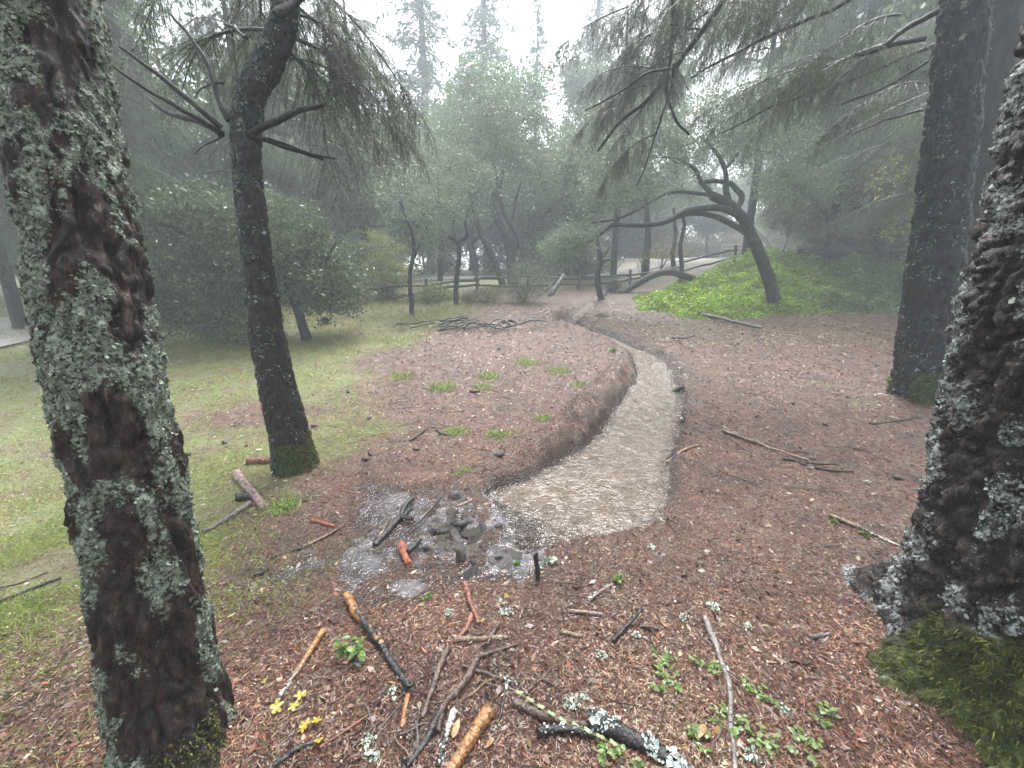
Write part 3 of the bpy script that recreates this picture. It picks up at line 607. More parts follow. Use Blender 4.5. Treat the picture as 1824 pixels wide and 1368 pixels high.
def proto_fir(seed, H, cols):
    r = rng(seed); mbt = MB(); tube(mbt, [(0, 0, -.3), (.1, 0, H * .5), (0, 0, H)], [H * .011, H * .007, .02], 8, 14, cap=False)
    mb = MB(); z = H * .16; Cs, As, cl = [], [], []
    while z < H - .3:
        for b in range(4):
            az = r.uniform(0, 2 * pi); Lb = (.5 + (H - z) * .15) * r.uniform(.4, 1.15); d = np.array([cos(az), sin(az), 0])
            P = np.array([d * Lb * s_ + np.array([0, 0, z + .10 * Lb * s_ - .38 * Lb * s_ * s_]) for s_ in np.linspace(0, 1, 5)])
            tube(mbt, P, np.linspace(.035, .008, 5), 3, None, cap=False)
            n = int(26 * Lb); s_ = r.random(n) ** .7; k = np.minimum((s_ * 4).astype(int), 3); c = lerp(P[k], P[k + 1], (s_ * 4 - k)[:, None])
            sd = np.array([-d[1], d[0], 0]); off = r.normal(size=(n, 1)) * .17 * Lb * (1.1 - s_)[:, None]
            Cs.append(c + sd * off + np.array([0, 0, -1]) * np.abs(r.normal(size=(n, 1))) * .18); As.append(unit(d * .6 + sd * np.sign(off) * .7 + np.array([0, 0, -.7]) + .35 * r.normal(size=(n, 3))))
        z += r.uniform(.22, .5)
    C = np.concatenate(Cs); A = np.concatenate(As); n = len(C); quads(mb, C, A * r.uniform(.10, .24, (n, 1)), perp(A, r) * .045, pal(r, n, cols, .2))
    return mesh_data('trunk', mbt, M['bark_far'], True), mesh_data('crown', mb, M['needle'])
FIRC = [(.075, .115, .08), (.055, .085, .062), (.10, .14, .10)]
PF = [proto_fir(201, 24, FIRC), proto_fir(202, 19, FIRC)]
def place(proto, p, s, rz, name, label, cat='tree', group=None, sz=None, tilt=0):
    t = thing(name, label, cat, p, group); t.rotation_euler = (0, tilt, rz); t.scale = (s, s, sz or s)
    obj('trunk', proto[0], t); obj('crown', proto[1], t); return t
# weeping fir branch prototypes: +X is the branch axis
def proto_branch(seed, Lb, droop, cols, dens=1.0, hang=(.15, .55), nsub=24):
    r = rng(seed); mbw = MB(); tw = []
    t = np.linspace(0, 1, 16); ax = np.stack([t * Lb * .92, .05 * Lb * np.sin(t * 5 + seed), .16 * t * Lb - droop * Lb * t ** 2], -1)
    tube(mbw, ax, np.linspace(.011 * Lb, .003, 16), 5, None, col=(.03, .026, .022), cap=False); tw.append(ax)
    for s_ in range(nsub * 2):
        u_ = r.uniform(.10, 1.0); k = min(int(u_ * 15), 14); a = lerp(ax[k], ax[k + 1], u_ * 15 - k); sd = 1 if s_ % 2 else -1
        ln = Lb * .34 * (1.12 - u_ * .85) * r.uniform(.55, 1.2); d = unit(np.array([.75, sd * .7, -.1 - .5 * r.random()]) + .2 * r.normal(size=3)); q = np.linspace(0, 1, 6)[:, None]
        P = a + d * ln * q + np.array([0, 0, -1]) * ln * .55 * q ** 2; tube(mbw, P, np.linspace(.006, .0018, 6), 3, None, col=(.035, .03, .025), cap=False); tw.append(P)
        for h in range(int(r.integers(5, 10) * dens)):
            v = r.random(); kk = min(int(v * 5), 4); b = lerp(P[kk], P[kk + 1], v * 5 - kk); hl = r.uniform(*hang) * (1.15 - .4 * u_)
            dd = unit(np.array([.35 * d[0], .35 * d[1], -1]) + .34 * r.normal(size=3)); qq = np.linspace(0, 1, 6)[:, None]
            H = b + dd * hl * qq + .03 * r.normal(size=(1, 3)) * qq ** 2; tube(mbw, H, np.linspace(.0026, .001, 6), 3, None, col=(.04, .035, .028), cap=False); tw.append(H)
    mb = MB()
    for P in tw:
        P6 = P if len(P) == 6 else P[::3][:6]; ln = np.linalg.norm(np.diff(P6, axis=0), axis=1).sum(); n = int(ln / .0105) + 2
        v = r.random(n) * (len(P6) - 1.001); kk = v.astype(int); C = lerp(P6[kk], P6[kk + 1], (v - kk)[:, None]); tg = unit(P6[kk + 1] - P6[kk])
        A = unit(tg * .7 + .95 * r.normal(size=(n, 3))) * r.uniform(.016, .036, (n, 1)); B = perp(A, r) * .0032
        V = np.stack([C - B, C + B, C + A], 1).reshape(-1, 3); mb.add(V, np.arange(n * 3).reshape(-1, 3), np.clip(pal(r, n, cols, .25) * r.uniform(.75, 1.25), .003, 1))
    return mesh_data('branch_wood', mbw, M['wood'], True), mesh_data('needles', mb, M['needle'])
WEEP = [(.10, .155, .09), (.07, .11, .068), (.14, .19, .12), (.12, .145, .09)]
WEEPG = [(.075, .088, .065), (.05, .06, .046), (.11, .12, .09), (.085, .08, .062)]
PW = [proto_branch(301, 2.6, .42, WEEP), proto_branch(302, 2.2, .55, WEEP), proto_branch(303, 2.8, .34, WEEP, 1.1, (.2, .7)), proto_branch(304, 2.0, .6, WEEPG, 1.1, (.2, .75), 20), proto_branch(305, 2.6, .5, WEEPG, .9, (.2, .7), 22)]
def hang_branch(t, proto, loc, rz, s=1.0, ry=0.0):
    o = obj('branch', proto[0], t); o.location = loc; o.rotation_euler = (0, ry, rz); o.scale = (s, s, s)
    n = obj('needles', proto[1], o); return o
def weeping_fir(p, H, z0, seed, label, nb=34, s=1.0, trunk=True, protos=(0, 1, 2), arc=None, name='weeping_fir_tree', rad=.14):
    r = rng(seed); t = thing(name, label, 'tree', p)
    mb = MB(); tube(mb, [(0, 0, -.2), (.05, 0, H * .4), (0, .05, H)], [rad, rad * .8, rad * .25], 10, 24); mb.build('trunk', M['bark_far'], t, smooth=True)
    for k in range(nb):
        z = lerp(z0, H, (k + r.random()) / nb); az = r.uniform(0, 2 * pi) if arc is None else r.uniform(*arc)
        hang_branch(t, PW[protos[k % len(protos)]], (0, 0, z), az, s * r.uniform(.7, 1.15) * (1.1 - .45 * (z - z0) / (H - z0)), r.uniform(-.25, .2))
    return t

# ------------------------------------------------------------------ hero trees and shrubs from polylines and leaf clumps
def clump_leaves(mb, r, blobs, size, cols, per=70, cs=.16, droop=.35, aspect=.42, shell=.55):
    for (c, rad3, n) in blobs:
        nc = max(3, n // per); u_ = rdir(r, nc) * (shell + (1 - shell) * r.random((nc, 1)) ** .5); cc = np.asarray(c) + u_ * np.asarray(rad3)
        cc = cc + .12 * np.asarray(rad3) * r.normal(size=(nc, 3)); k = r.integers(0, nc, n); sc_ = cs * r.uniform(.5, 1.5, nc)[k][:, None]
        C = cc[k] + sc_ * r.normal(size=(n, 3)) * np.array([1, 1, .6]); A = unit(r.normal(size=(n, 3)) + np.array([0, 0, -droop])); B = perp(A, r); l = size * r.uniform(.55, 1.3, (n, 1))
        cl = pal(r, nc, cols, .18)[k]; quads(mb, C, A * l * .5, B * l * aspect * .5, np.clip(lerp(cl, pal(r, n, cols, .2), .5), .003, 1))
def hero_tree(name, label, cat, Y, trunks, blobs, cols, seed, size=.06, mat='bark_grey', lpart='crown', group=None, cs=.16, droop=.35, k=9, base=None, per=70, shell=.55, wob=.03):
    """trunks: [(pixel polyline, w0, w1, depth change)], blobs: [(px, py, dY, rx, ry, rz, n)] in metres"""
    p0 = PY(*trunks[0][0][0], Y) if base is None else base; b0 = p0.copy(); b0[2] = gz(b0[0], b0[1]) - .04
    t = thing(name, label, cat, b0, group); r = rng(seed)
    for i_, (pp, w0, w1, dy) in enumerate(trunks):
        P = pline(Y, pp); P[:, 1] += np.linspace(0, dy, len(P)); Rr = np.linspace(prad(w0, P[0]), prad(w1, P[-1]), len(P))
        if i_ == 0: P[0] = b0
        mb = MB(); tube(mb, P - b0, Rr, k if w0 > 8 else 6, 26, wob=wob, seed=seed + i_); mb.build('trunk' if i_ == 0 else 'branch', M[mat], t, smooth=True)
    if blobs:
        mb = MB(); clump_leaves(mb, r, [(PY(a, b_, Y + dy) - b0, (rx, ry, rz), n) for (a, b_, dy, rx, ry, rz, n) in blobs], size, cols, cs=cs, droop=droop, per=per, shell=shell)
        # thin twigs that carry the clumps
        for (a, b_, dy, rx, ry, rz, n) in blobs:
            c = PY(a, b_, Y + dy) - b0
            for q_ in range(9):
                e = c + rdir(r, 1)[0] * np.array([rx, ry, rz]) * .9; m_ = c + .35 * (e - c) + .1 * r.normal(size=3)
                mt = MB() if q_ == 0 else mt; tube(mt, [c, m_, e], [.013, .009, .004], 4, 7, cap=False)
            mt.build('twigs', M[mat], t, smooth=True)['kind'] = 'stuff'
        mb.build(lpart, M['leaf'], t)
    return t
def gy_of(a, b_): return G(a, b_)[1]
BAYD = [(.045, .065, .028), (.028, .044, .02), (.075, .10, .045), (.12, .15, .085)]
Yb = gy_of(546, 606)
hero_tree('bay_tree', 'dark leafy bay tree with low drooping crown behind the leaning pine', 'tree', Yb,
    [([(547, 608), (537, 565), (525, 520), (500, 470), (455, 420), (420, 380)], 20, 9, -.3), ([(510, 480), (430, 470), (340, 430), (285, 412), (250, 450)], 16, 10, -.6), ([(530, 530), (570, 480), (600, 430)], 9, 4, 0), ([(345, 425), (320, 405), (290, 405), (270, 425)], 14, 9, -.6)],
    [(300, 480, -.6, 1.2, .9, .75, 6500), (380, 520, -.3, 1.1, .9, .65, 6000), (450, 470, 0, 1.2, .9, .9, 6500), (540, 480, .2, 1.0, .8, .7, 6500), (590, 510, .3, .75, .7, .75, 5500), (330, 390, -.3, 1.2, .9, .6, 5000), (490, 400, .2, 1.1, .9, .6, 5000), (260, 560, -.5, .8, .6, .35, 2500), (410, 580, -.3, .9, .6, .3, 2600)],
    BAYD, 401, .095, 'bark_mid', cs=.17)
Ya = gy_of(1382, 547)
hero_tree('arching_oak_tree', 'mossy grey oak arching leftward over the stream from green groundcover', 'tree', Ya,
    [([(1382, 552), (1374, 515), (1356, 462), (1336, 415), (1318, 382), (1296, 362), (1268, 348)], 27, 17, 0),
     ([(1318, 385), (1285, 372), (1250, 372), (1215, 380), (1180, 398), (1130, 405), (1085, 405), (1055, 428), (1005, 450)], 15, 5, -.4),
     ([(1340, 425), (1312, 402), (1275, 384), (1240, 378), (1212, 385)], 14, 7, .2), ([(1300, 365), (1294, 335), (1293, 300), (1276, 268), (1250, 240)], 13, 5, .1),
     ([(1312, 372), (1322, 350), (1308, 328), (1278, 320), (1250, 322)], 13, 7, .2), ([(1270, 350), (1248, 325), (1232, 300), (1205, 285)], 10, 5, -.1),
     ([(1290, 352), (1240, 345), (1190, 345), (1140, 372), (1098, 392), (1050, 400)], 8, 4, -.3), ([(1293, 300), (1330, 260), (1370, 230)], 7, 3, .5)],
    [(1030, 425, -.5, .9, .7, .35, 2200), (1100, 340, -.4, 1.3, .9, .6, 4600), (1190, 280, 0, 1.3, 1, .7, 5000), (1270, 230, 0, 1.5, 1.1, .8, 5400), (1380, 270, .5, 1.4, 1.1, .8, 5000), (1120, 240, 0, 1.4, 1.1, .9, 5000), (1000, 445, -.6, .7, .6, .35, 2200), (1330, 200, .5, 1.6, 1.2, .9, 5200), (1420, 330, .8, 1.2, 1, .7, 4200)],
    OAK, 402, .085, 'bark_grey', cs=.2)
Yc = gy_of(1072, 533)
hero_tree('leaning_sapling', 'crooked bare dark stem standing right beside the narrow far stream', 'tree', Yc, [([(1072, 536), (1066, 510), (1065, 488), (1070, 465), (1066, 440), (1060, 415)], 12, 7, 0), ([(1067, 470), (1085, 462), (1094, 472)], 5, 2, .1), ([(1068, 462), (1080, 450), (1086, 440)], 4, 2, -.1)], [], OAK, 403, mat='bark_grey', wob=.015)
hero_tree('fallen_tree', 'mossy fallen trunk bowed over the ground beside the bright groundcover', 'log', gy_of(1108, 522), [([(1106, 524), (1140, 503), (1170, 488), (1195, 484), (1220, 490), (1250, 500), (1275, 506)], 13, 13, .3)], [], OAK, 404, mat='bark_grey', wob=.015)
hero_tree('thin_dark_stem', 'thin dark upright stem rising behind the fallen bowed trunk', 'tree', gy_of(1214, 505), [([(1212, 506), (1214, 470), (1212, 440), (1218, 405), (1216, 375)], 9, 6, 0)], [], OAK, 405, mat='bark_mid')
hero_tree('slim_sapling_tree', 'slim dark straight sapling in front of the yellow-green shrub', 'tree', gy_of(734, 562), [([(735, 565), (731, 520), (731, 480), (738, 440), (728, 400), (712, 360)], 9, 5, 0), ([(734, 470), (748, 430), (765, 390)], 4, 2, .2)], [(735, 425, 0, .8, .6, .8, 1900), (715, 350, .2, 1.0, .8, .8, 2400), (765, 380, .2, .7, .6, .6, 1300)], OAK, 406, .075, 'bark_mid', cs=.2)
hero_tree('forked_small_tree', 'small dark tree forking into a V, behind the brush heap', 'tree', gy_of(812, 543), [([(813, 545), (812, 505), (818, 460), (816, 432)], 10, 8, 0), ([(816, 434), (795, 416), (765, 394), (748, 372), (722, 350)], 7, 3, -.2), ([(816, 434), (830, 420), (829, 395), (840, 360)], 7, 3, .1), ([(816, 434), (806, 410), (808, 380)], 5, 3, .2), ([(815, 480), (800, 468)], 3, 2, 0)],
    [(790, 370, 0, 1.0, .8, .7, 2400), (725, 335, -.2, 1.0, .8, .7, 2200), (845, 345, .1, 1.0, .9, .8, 2400), (800, 300, .3, 1.1, .9, .8, 2600)], OAK, 407, .08, 'bark_mid', cs=.22)
hero_tree('slanting_bay_tree', 'slanting thin trunk leaning left beside the double-stemmed bay', 'tree', 17.2, [([(897, 508), (884, 475), (868, 440), (852, 405), (842, 365), (838, 330)], 13, 7, 0)], [(838, 310, 0, 1.2, 1, .9, 2600), (800, 265, .3, 1.2, 1, .9, 2600)], BAY, 408, .10, 'bark_grey', cs=.25)
hero_tree('twin_bay_tree', 'double-stemmed bay tree with rounded grey-green crown above the grey bush', 'tree', 18.0,
    [([(914, 500), (910, 460), (904, 425), (888, 395), (880, 360), (886, 325), (878, 290)], 20, 7, 0), ([(932, 495), (930, 450), (920, 415), (898, 380), (890, 345), (895, 300)], 12, 6, .2), ([(905, 425), (912, 395), (918, 360), (928, 320)], 7, 4, .3)],
    [(880, 270, 0, 1.6, 1.2, 1.1, 4600), (930, 250, .3, 1.5, 1.2, 1.1, 4400), (850, 220, .4, 1.4, 1.2, 1.0, 3800), (905, 195, .2, 1.4, 1.2, 1.0, 3600), (960, 320, .5, 1.1, 1, .9, 2600)], OAK, 409, .11, 'bark_grey', cs=.28)
hero_tree('leaning_oak_tree', 'dark oak trunk bending left in front of the old log pile', 'tree', gy_of(1570, 474), [([(1574, 476), (1566, 430), (1548, 380), (1534, 330), (1508, 290), (1470, 262)], 27, 12, 0), ([(1550, 385), (1520, 370), (1490, 372)], 9, 4, .2), ([(1534, 330), (1560, 290), (1580, 250)], 9, 4, .3)],
    [(1480, 255, 0, 1.7, 1.2, 1, 4200), (1560, 235, .3, 1.7, 1.3, 1.1, 4400), (1420, 215, .3, 1.7, 1.3, 1.1, 4200), (1500, 330, .4, 1.3, 1, .7, 2600), (1600, 300, .5, 1.2, 1, .9, 2600)], OAK, 410, .10, 'bark_mid', cs=.26)
hero_tree('curved_oak_tree', 'second curved oak trunk just behind the leaning one at the log pile', 'tree', 17.5, [([(1592, 465), (1590, 420), (1588, 370), (1580, 335), (1558, 312), (1530, 305)], 20, 9, 0)], [(1560, 285, 0, 1.5, 1.2, .9, 2600)], BAY, 411, .10, 'bark_mid', cs=.26)
for i_, (pp, w0, lab, bl) in enumerate((
    ([(1482, 468), (1480, 420), (1470, 380), (1440, 345), (1415, 325)], 13, 'slender oak forking leftward behind the bright groundcover', [(1420, 330, 0, 1.5, 1.2, .9, 2600), (1460, 300, 0, 1.5, 1.2, .9, 2800)]),
    ([(1512, 462), (1512, 420), (1518, 385), (1535, 350)], 9, 'thin upright oak stem just right of the slender forking oak', [(1520, 310, .2, 1.4, 1.1, .9, 2400)]),
    ([(1455, 462), (1460, 420), (1464, 390)], 10, 'short dark stem left of the slender forking oak', [(1400, 385, .4, 1.2, 1, .6, 1700)]),
    ([(1148, 505), (1150, 470), (1154, 420), (1150, 350)], 17, 'stout dark trunk behind the split rail fence, left of bowed log', [(1140, 320, .2, 1.6, 1.2, 1, 2900)]),
    ([(1198, 495), (1198, 460), (1203, 420), (1200, 370)], 10, 'thin pale trunk behind the fence near the bowed log', [(1215, 330, .2, 1.4, 1.2, .9, 2300)]),
    ([(1036, 515), (1038, 480), (1042, 430), (1035, 370)], 17, 'dark trunk by the fence just left of the crooked stem', [(1020, 330, .2, 1.6, 1.2, 1, 3000)]),
    ([(784, 490), (784, 440), (782, 380), (780, 310)], 11, 'straight hazy trunk behind the forked small tree', [(770, 270, .2, 1.6, 1.2, 1.1, 2900)]),
    ([(628, 510), (640, 460), (655, 410), (650, 360)], 10, 'hazy slim tree beyond the yellow-green shrub', [(650, 320, .2, 1.8, 1.3, 1.1, 3300), (610, 370, .2, 1.4, 1.2, .9, 2300)]))):
    hero_tree('background_oak_tree', lab, 'tree', 19.5 + 1.3 * (i_ % 3), [(pp, w0, w0 * .5, 0)], bl, (OAK, BAY)[i_ % 2], 420 + i_, .11, 'bark_far', group='small trees along the fence', cs=.28)
# shrubs
def shrub(name, label, px, py, Y, rx, ry, rz, n, cols, seed, size=.06, group=None, k=3, cs=.14):
    p = PY(px, py, Y); b0 = np.array([p[0], Y, gz(p[0], Y) - .03]); t = thing(name, label, 'shrub', b0, group); r = rng(seed)
    zc = max(p[2] - b0[2], rz * .6); bl = [(np.array([r.normal() * rx * .3, r.normal() * ry * .3, zc + r.normal() * rz * .2]), (rx * .75, ry * .75, rz * .8), n // k) for _ in range(k)]
    mb = MB(); clump_leaves(mb, r, bl, size, cols, cs=cs); ms = MB()
    for q_ in range(12 if zc < 1.1 else 4):
        e = np.array([r.normal() * rx * .6, r.normal() * ry * .6, zc + r.uniform(-.2, .8) * rz]); tube(ms, [(0, 0, -.02), e * .5 + .05 * r.normal(size=3), e], [.014, .01, .004], 5, 8, cap=False)
    ms.build('stem', M['bark_far'], t, smooth=True); mb.build('foliage', M['leaf'], t); return t
shrub('yellow_green_shrub', 'tall airy yellow-green shrub left of the slim sapling', 690, 470, 14.6, .95, .7, 1.3, 8000, YEL, 501, .075)
shrub('lime_shrub', 'bright lime-green bush just left of the forked small tree', 785, 525, 14.6, .5, .45, .55, 3600, [(.17, .23, .03), (.10, .16, .025), (.22, .26, .05)], 502)
shrub('grey_green_bush', 'grey-green bush at the foot of the double-stemmed bay', 935, 500, 14.2, .85, .6, .75, 7000, [(.09, .12, .07), (.05, .07, .04), (.15, .18, .12)], 503, .055)
shrub('dull_brush', 'low dull brownish brush right of the forked small tree', 862, 540, 13.8, .8, .5, .32, 3400, [(.09, .085, .05), (.06, .055, .035), (.13, .12, .08)], 504)
shrub('green_brush', 'low green brush between slim sapling and lime bush', 760, 548, 14.0, .5, .4, .35, 2400, [(.10, .12, .045), (.07, .085, .03), (.16, .17, .08)], 505)
shrub('olive_brush', 'low olive brush left of the slim sapling by the fence', 690, 540, 14.8, .6, .4, .35, 2600, [(.09, .10, .04), (.14, .14, .06), (.06, .07, .03)], 506)
shrub('dark_leaf_bush', 'dark green bush at right end of the low bay crown', 620, 480, 15.5, .9, .7, 1.3, 6500, BAY, 507, .08)
shrub('pale_leaf_bush', 'pale twiggy bush behind the stream between fence trunks', 1180, 445, 21, 1.2, .8, .7, 3800, [(.25, .23, .12), (.2, .17, .11), (.3, .29, .16)], 508, .07)
shrub('spiky_dark_tuft', 'small dark bushy tuft at root end of the bowed fallen trunk', 1092, 508, gy_of(1094, 520), .33, .3, .3, 2600, [(.05, .055, .03), (.08, .08, .05)], 509, .05)
shrub('yellow_maple_sapling', 'yellow-leaved sapling glowing between the two thick right trunks', 1752, 330, 8.6, .45, .5, 1.3, 1300, [(.42, .36, .05), (.30, .28, .05), (.20, .22, .04)], 510, .10, cs=.25)
hero_tree('golden_maple_tree', 'sparse golden-leaved small tree left of the straight dark trunk', 'tree', 11.5, [([(1655, 560), (1650, 480), (1640, 410), (1622, 360), (1600, 330)], 6, 3, 0), ([(1640, 410), (1612, 390), (1590, 392)], 3, 2, .1)], [(1615, 330, 0, .7, .6, .9, 700), (1600, 400, .1, .5, .5, .3, 250)], [(.38, .34, .07), (.26, .26, .06), (.15, .18, .05)], 511, .11, 'bark_mid', cs=.25, per=12)
shrub('yellow_ivy_bush', 'small yellow-leaved bush clinging round the trunk behind the fence', 1148, 460, 19.3, .35, .3, .5, 700, YEL, 512, .07)
shrub('brown_leaf_bush', 'reddish brown withered bush behind the arching oak', 1400, 390, 19, 1.1, .8, .8, 2600, [(.12, .07, .055), (.16, .10, .08), (.08, .06, .05)], 513, .08)
# ------------------------------------------------------------------ weeping firs
lm = np.array(t_mid.location)
r = rng(61)
for (z, az, s_, pi_, ry) in ((3.6, .35, .5, 3, .0), (3.75, .8, .6, 4, .05), (3.9, .1, .52, 3, .1), (4.1, 1.2, .75, 3, .1), (4.2, .6, .62, 4, .2), (3.7, 1.7, .8, 4, 0), (4.3, 2.3, .8, 3, .1), (3.8, 2.8, .6, 0, 0), (4.4, 1.0, .7, 0, .25), (4.5, 3.1, .7, 1, .2)):
    x = np.interp(z, [0, 2.9, 3.3, 5], [0, -.0, .12, .1]); hang_branch(t_mid, PW[pi_], (x - .02, .3, z), az, s_, ry)
lr = np.array(t_br.location)
for (pp, w0, w1, dy) in (([(1735, -330), (1500, -180), (1330, -60), (1285, 5), (1235, 75), (1195, 120), (1140, 165), (1095, 215)], 22, 5, 1.0), ([(1480, -160), (1300, -130), (1214, -60), (1209, 60), (1204, 150), (1222, 192), (1254, 218)], 13, 4, .4), ([(1197, 118), (1160, 122), (1110, 150), (1050, 175)], 5, 3, .3), ([(1705, -120), (1600, -70), (1450, -30), (1340, 5)], 15, 4, 1.6), ([(1690, 70), (1600, 92), (1500, 108), (1410, 140)], 12, 3, 1.6), ([(1202, 110), (1190, 180), (1165, 250), (1140, 330)], 6, 2, .1)):
    P = pline(Yr + .3, pp); P[:, 1] += np.linspace(0, dy, len(P)); Rr = np.linspace(prad(w0, P[0]), prad(w1, P[-1]), len(P))
    mb = MB(); tube(mb, P - lr, Rr, 7, 40, wob=.03, seed=5); mb.build('branch', M['bark_mid'], t_br, smooth=True)
for (a, b_, dy, az, s_, pi_, ry) in ((1290, -10, .7, 2.9, .62, 3, .0), (1250, 50, .8, 3.4, .62, 4, .1), (1215, 95, .8, 2.8, .6, 3, .1), (1185, 125, .9, 3.5, .6, 4, .0), (1150, 155, 1, 3.0, .55, 3, .1), (1205, 130, .5, 4.3, .5, 3, .2), (1200, 120, .5, 1.9, .6, 4, .2), (1230, -20, .4, 3.6, .7, 3, .1), (1110, 195, 1, 3.9, .45, 3, .2), (1170, 240, .5, 3.1, .5, 3, .3), (1260, 20, .6, 2.3, .6, 4, .1), (1120, 10, .9, 3.0, .5, 4, .2),
      (1330, -60, .5, 2.6, .7, 0, .1), (1400, -110, .3, 3.0, .8, 2, .2), (1500, -150, .2, 3.3, .9, 2, .3), (1560, -120, .2, 2.7, .9, 0, .2), (1600, 30, .2, 3.0, .7, 1, .2), (1580, 75, .3, 2.6, .7, 0, .3), (1560, -50, .6, 2.7, .8, 2, .1), (1500, -40, .9, 3.4, .85, 0, .15), (1440, -28, 1.2, 2.8, .8, 2, .1), (1390, -10, 1.4, 3.5, .75, 1, .1), (1345, 5, 1.5, 3.1, .6, 0, .1), (1620, 88, .5, 3.6, .75, 1, .1), (1560, 100, .8, 2.7, .8, 2, .1), (1500, 108, 1.1, 3.4, .7, 0, .1), (1450, 125, 1.4, 2.9, .65, 2, .1), (1640, 150, .6, 3.2, .7, 1, .15)):
    p = PY(a, b_, Yr + .3 + dy); hang_branch(t_br, PW[pi_], p - lr, az, s_, ry)
def gp(px, Y):
    x = (px - 912) / F * (Y * cos(PITCH)); return np.array([x, Y, gz(x, Y)])
weeping_fir(gp(1462, 16.5), 14, 4.3, 601, 'weeping fir with blue-green hanging sprays above the old log pile', 56, 1.55, rad=.2)
weeping_fir(gp(1318, 21), 15, 5.2, 602, 'tall weeping fir hanging high behind the arching oak', 50, 1.6, rad=.2)
weeping_fir(gp(1668, 9.6), 9.5, 2.8, 606, 'weeping fir foliage right behind the straight dark trunk', 44, 1.15)
weeping_fir(gp(1090, 23), 13, 4.5, 603, 'weeping fir with grey-green sprays above the fence and stream', 46, 1.5, protos=(3, 4, 2), rad=.2)
weeping_fir(gp(215, 8.6), 8.5, 2.4, 604, 'weeping fir with olive hanging strands behind the bare broken limbs', 44, 1.05, protos=(0, 1, 3))
weeping_fir(gp(470, 13.2), 11, 3.2, 605, 'weeping fir behind the leaning pine and low bay', 48, 1.3, protos=(0, 3, 2))
weeping_fir(gp(130, 12.5), 11, 2.0, 607, 'weeping fir deep behind the lichen trunk', 40, 1.3, protos=(0, 1, 2))
weeping_fir(gp(20, 10.0), 9.0, 1.6, 608, 'weeping fir left of the lichen trunk beside the road', 36, 1.0, protos=(0, 1, 2))
weeping_fir(gp(655, 22), 13, 4.0, 609, 'weeping fir beyond the tall yellow-green shrub', 40, 1.5, protos=(2, 0, 1), rad=.2)
# ------------------------------------------------------------------ woods behind
for i_, (px, Y, s_, pr, lab) in enumerate(((770, 42, 1.7, 0, 'tall pale fir standing left of centre against the sky'), (868, 46, 1.75, 0, 'tall pale fir at centre against the sky'), (952, 44, 1.35, 1, 'thin-crowned pale fir with bare trunk right of centre'), (1045, 50, 1.6, 0, 'tall pale fir behind the hanging dark sprays'), (560, 40, 1.9, 1, 'tall pale fir behind the leaning pine'), (1180, 55, 1.5, 0, 'far fir showing beyond the dark hanging sprays'))):
    place(PF[pr], gp(px, Y), s_, i_ * 1.3, 'tall_fir_tree', lab, 'tree', 'tall firs against the sky')
ORD = 'first second third fourth fifth sixth seventh eighth ninth tenth eleventh twelfth thirteenth fourteenth fifteenth sixteenth seventeenth eighteenth'.split()
r = rng(71)
for (px, Y, s_, pr, lab) in ((60, 16, 1.7, 1, 'tall leafy tree filling the sky left of the lichen trunk'), (290, 15.5, 1.55, 1, 'tall leafy tree behind the bare broken limbs'), (400, 19, 1.7, 3, 'tall leafy tree just left of the leaning pine top'), (545, 18, 1.5, 0, 'tall grey-green tree just right of the leaning pine'), (640, 24, 1.45, 3, 'rounded hazy tree left of the sky gap'), (850, 27, 1.75, 1, 'rounded hazy tree below the central tall fir'),
      (1010, 25, 1.6, 2, 'rounded hazy tree behind the dark hanging sprays'), (1150, 37, 2.3, 1, 'rounded hazy tree behind the arching oak limbs'), (1440, 27, 1.9, 0, 'tall leafy tree behind the right side of the arching oak'), (1540, 21, 1.8, 1, 'tall leafy tree left of the straight dark trunk'), (1650, 17, 1.7, 3, 'tall leafy tree directly behind the straight dark trunk'), (1800, 15, 1.7, 1, 'tall leafy tree behind the rightmost trunks')):
    place(PB[pr], gp(px, Y), s_, r.uniform(0, 6), 'leafy_tree', lab, 'tree', 'leafy trees round the clearing')
for row, (Y, n, s0) in enumerate(((25, 13, 1.0), (30, 15, 1.2), (36, 16, 1.45), (44, 17, 1.8), (56, 17, 2.2))):
    for k_ in range(n):
        px = lerp(-150, 1980, (k_ + .5 + .22 * r.normal()) / n); Yk = Y * r.uniform(.95, 1.06)
        pr = r.integers(0, 4); s_ = s0 * r.uniform(.8, 1.15); p = gp(px, Yk)
        if (1060 < px < 1430 and Y < 40) or (660 < px < 980 and row == 0): continue
        if 650 < px < 760 or 1240 < px < 1330: s_ *= .75
        lab = 'hazy grey-green broadleaf tree deep in the wood beyond the road' if row > 1 else ORD[k_] + (' hazy tree from the left along the near side of the wood', ' hazy tree from the left in the second row of the wood')[row]
        if Y > 40 and r.random() < .35 and not (640 < px < 750 or 1230 < px < 1340): place(PF[r.integers(0, 2)], p, r.uniform(.8, 1.2), r.uniform(0, 6), 'far_fir_tree', 'hazy fir in the distant wood beyond the road', 'tree', 'firs of the distant wood')
        else: place(PB[pr], p, s_, r.uniform(0, 6), 'far_broadleaf_tree', lab, 'tree', 'broadleaf trees of the distant wood', s_ * r.uniform(.9, 1.15))
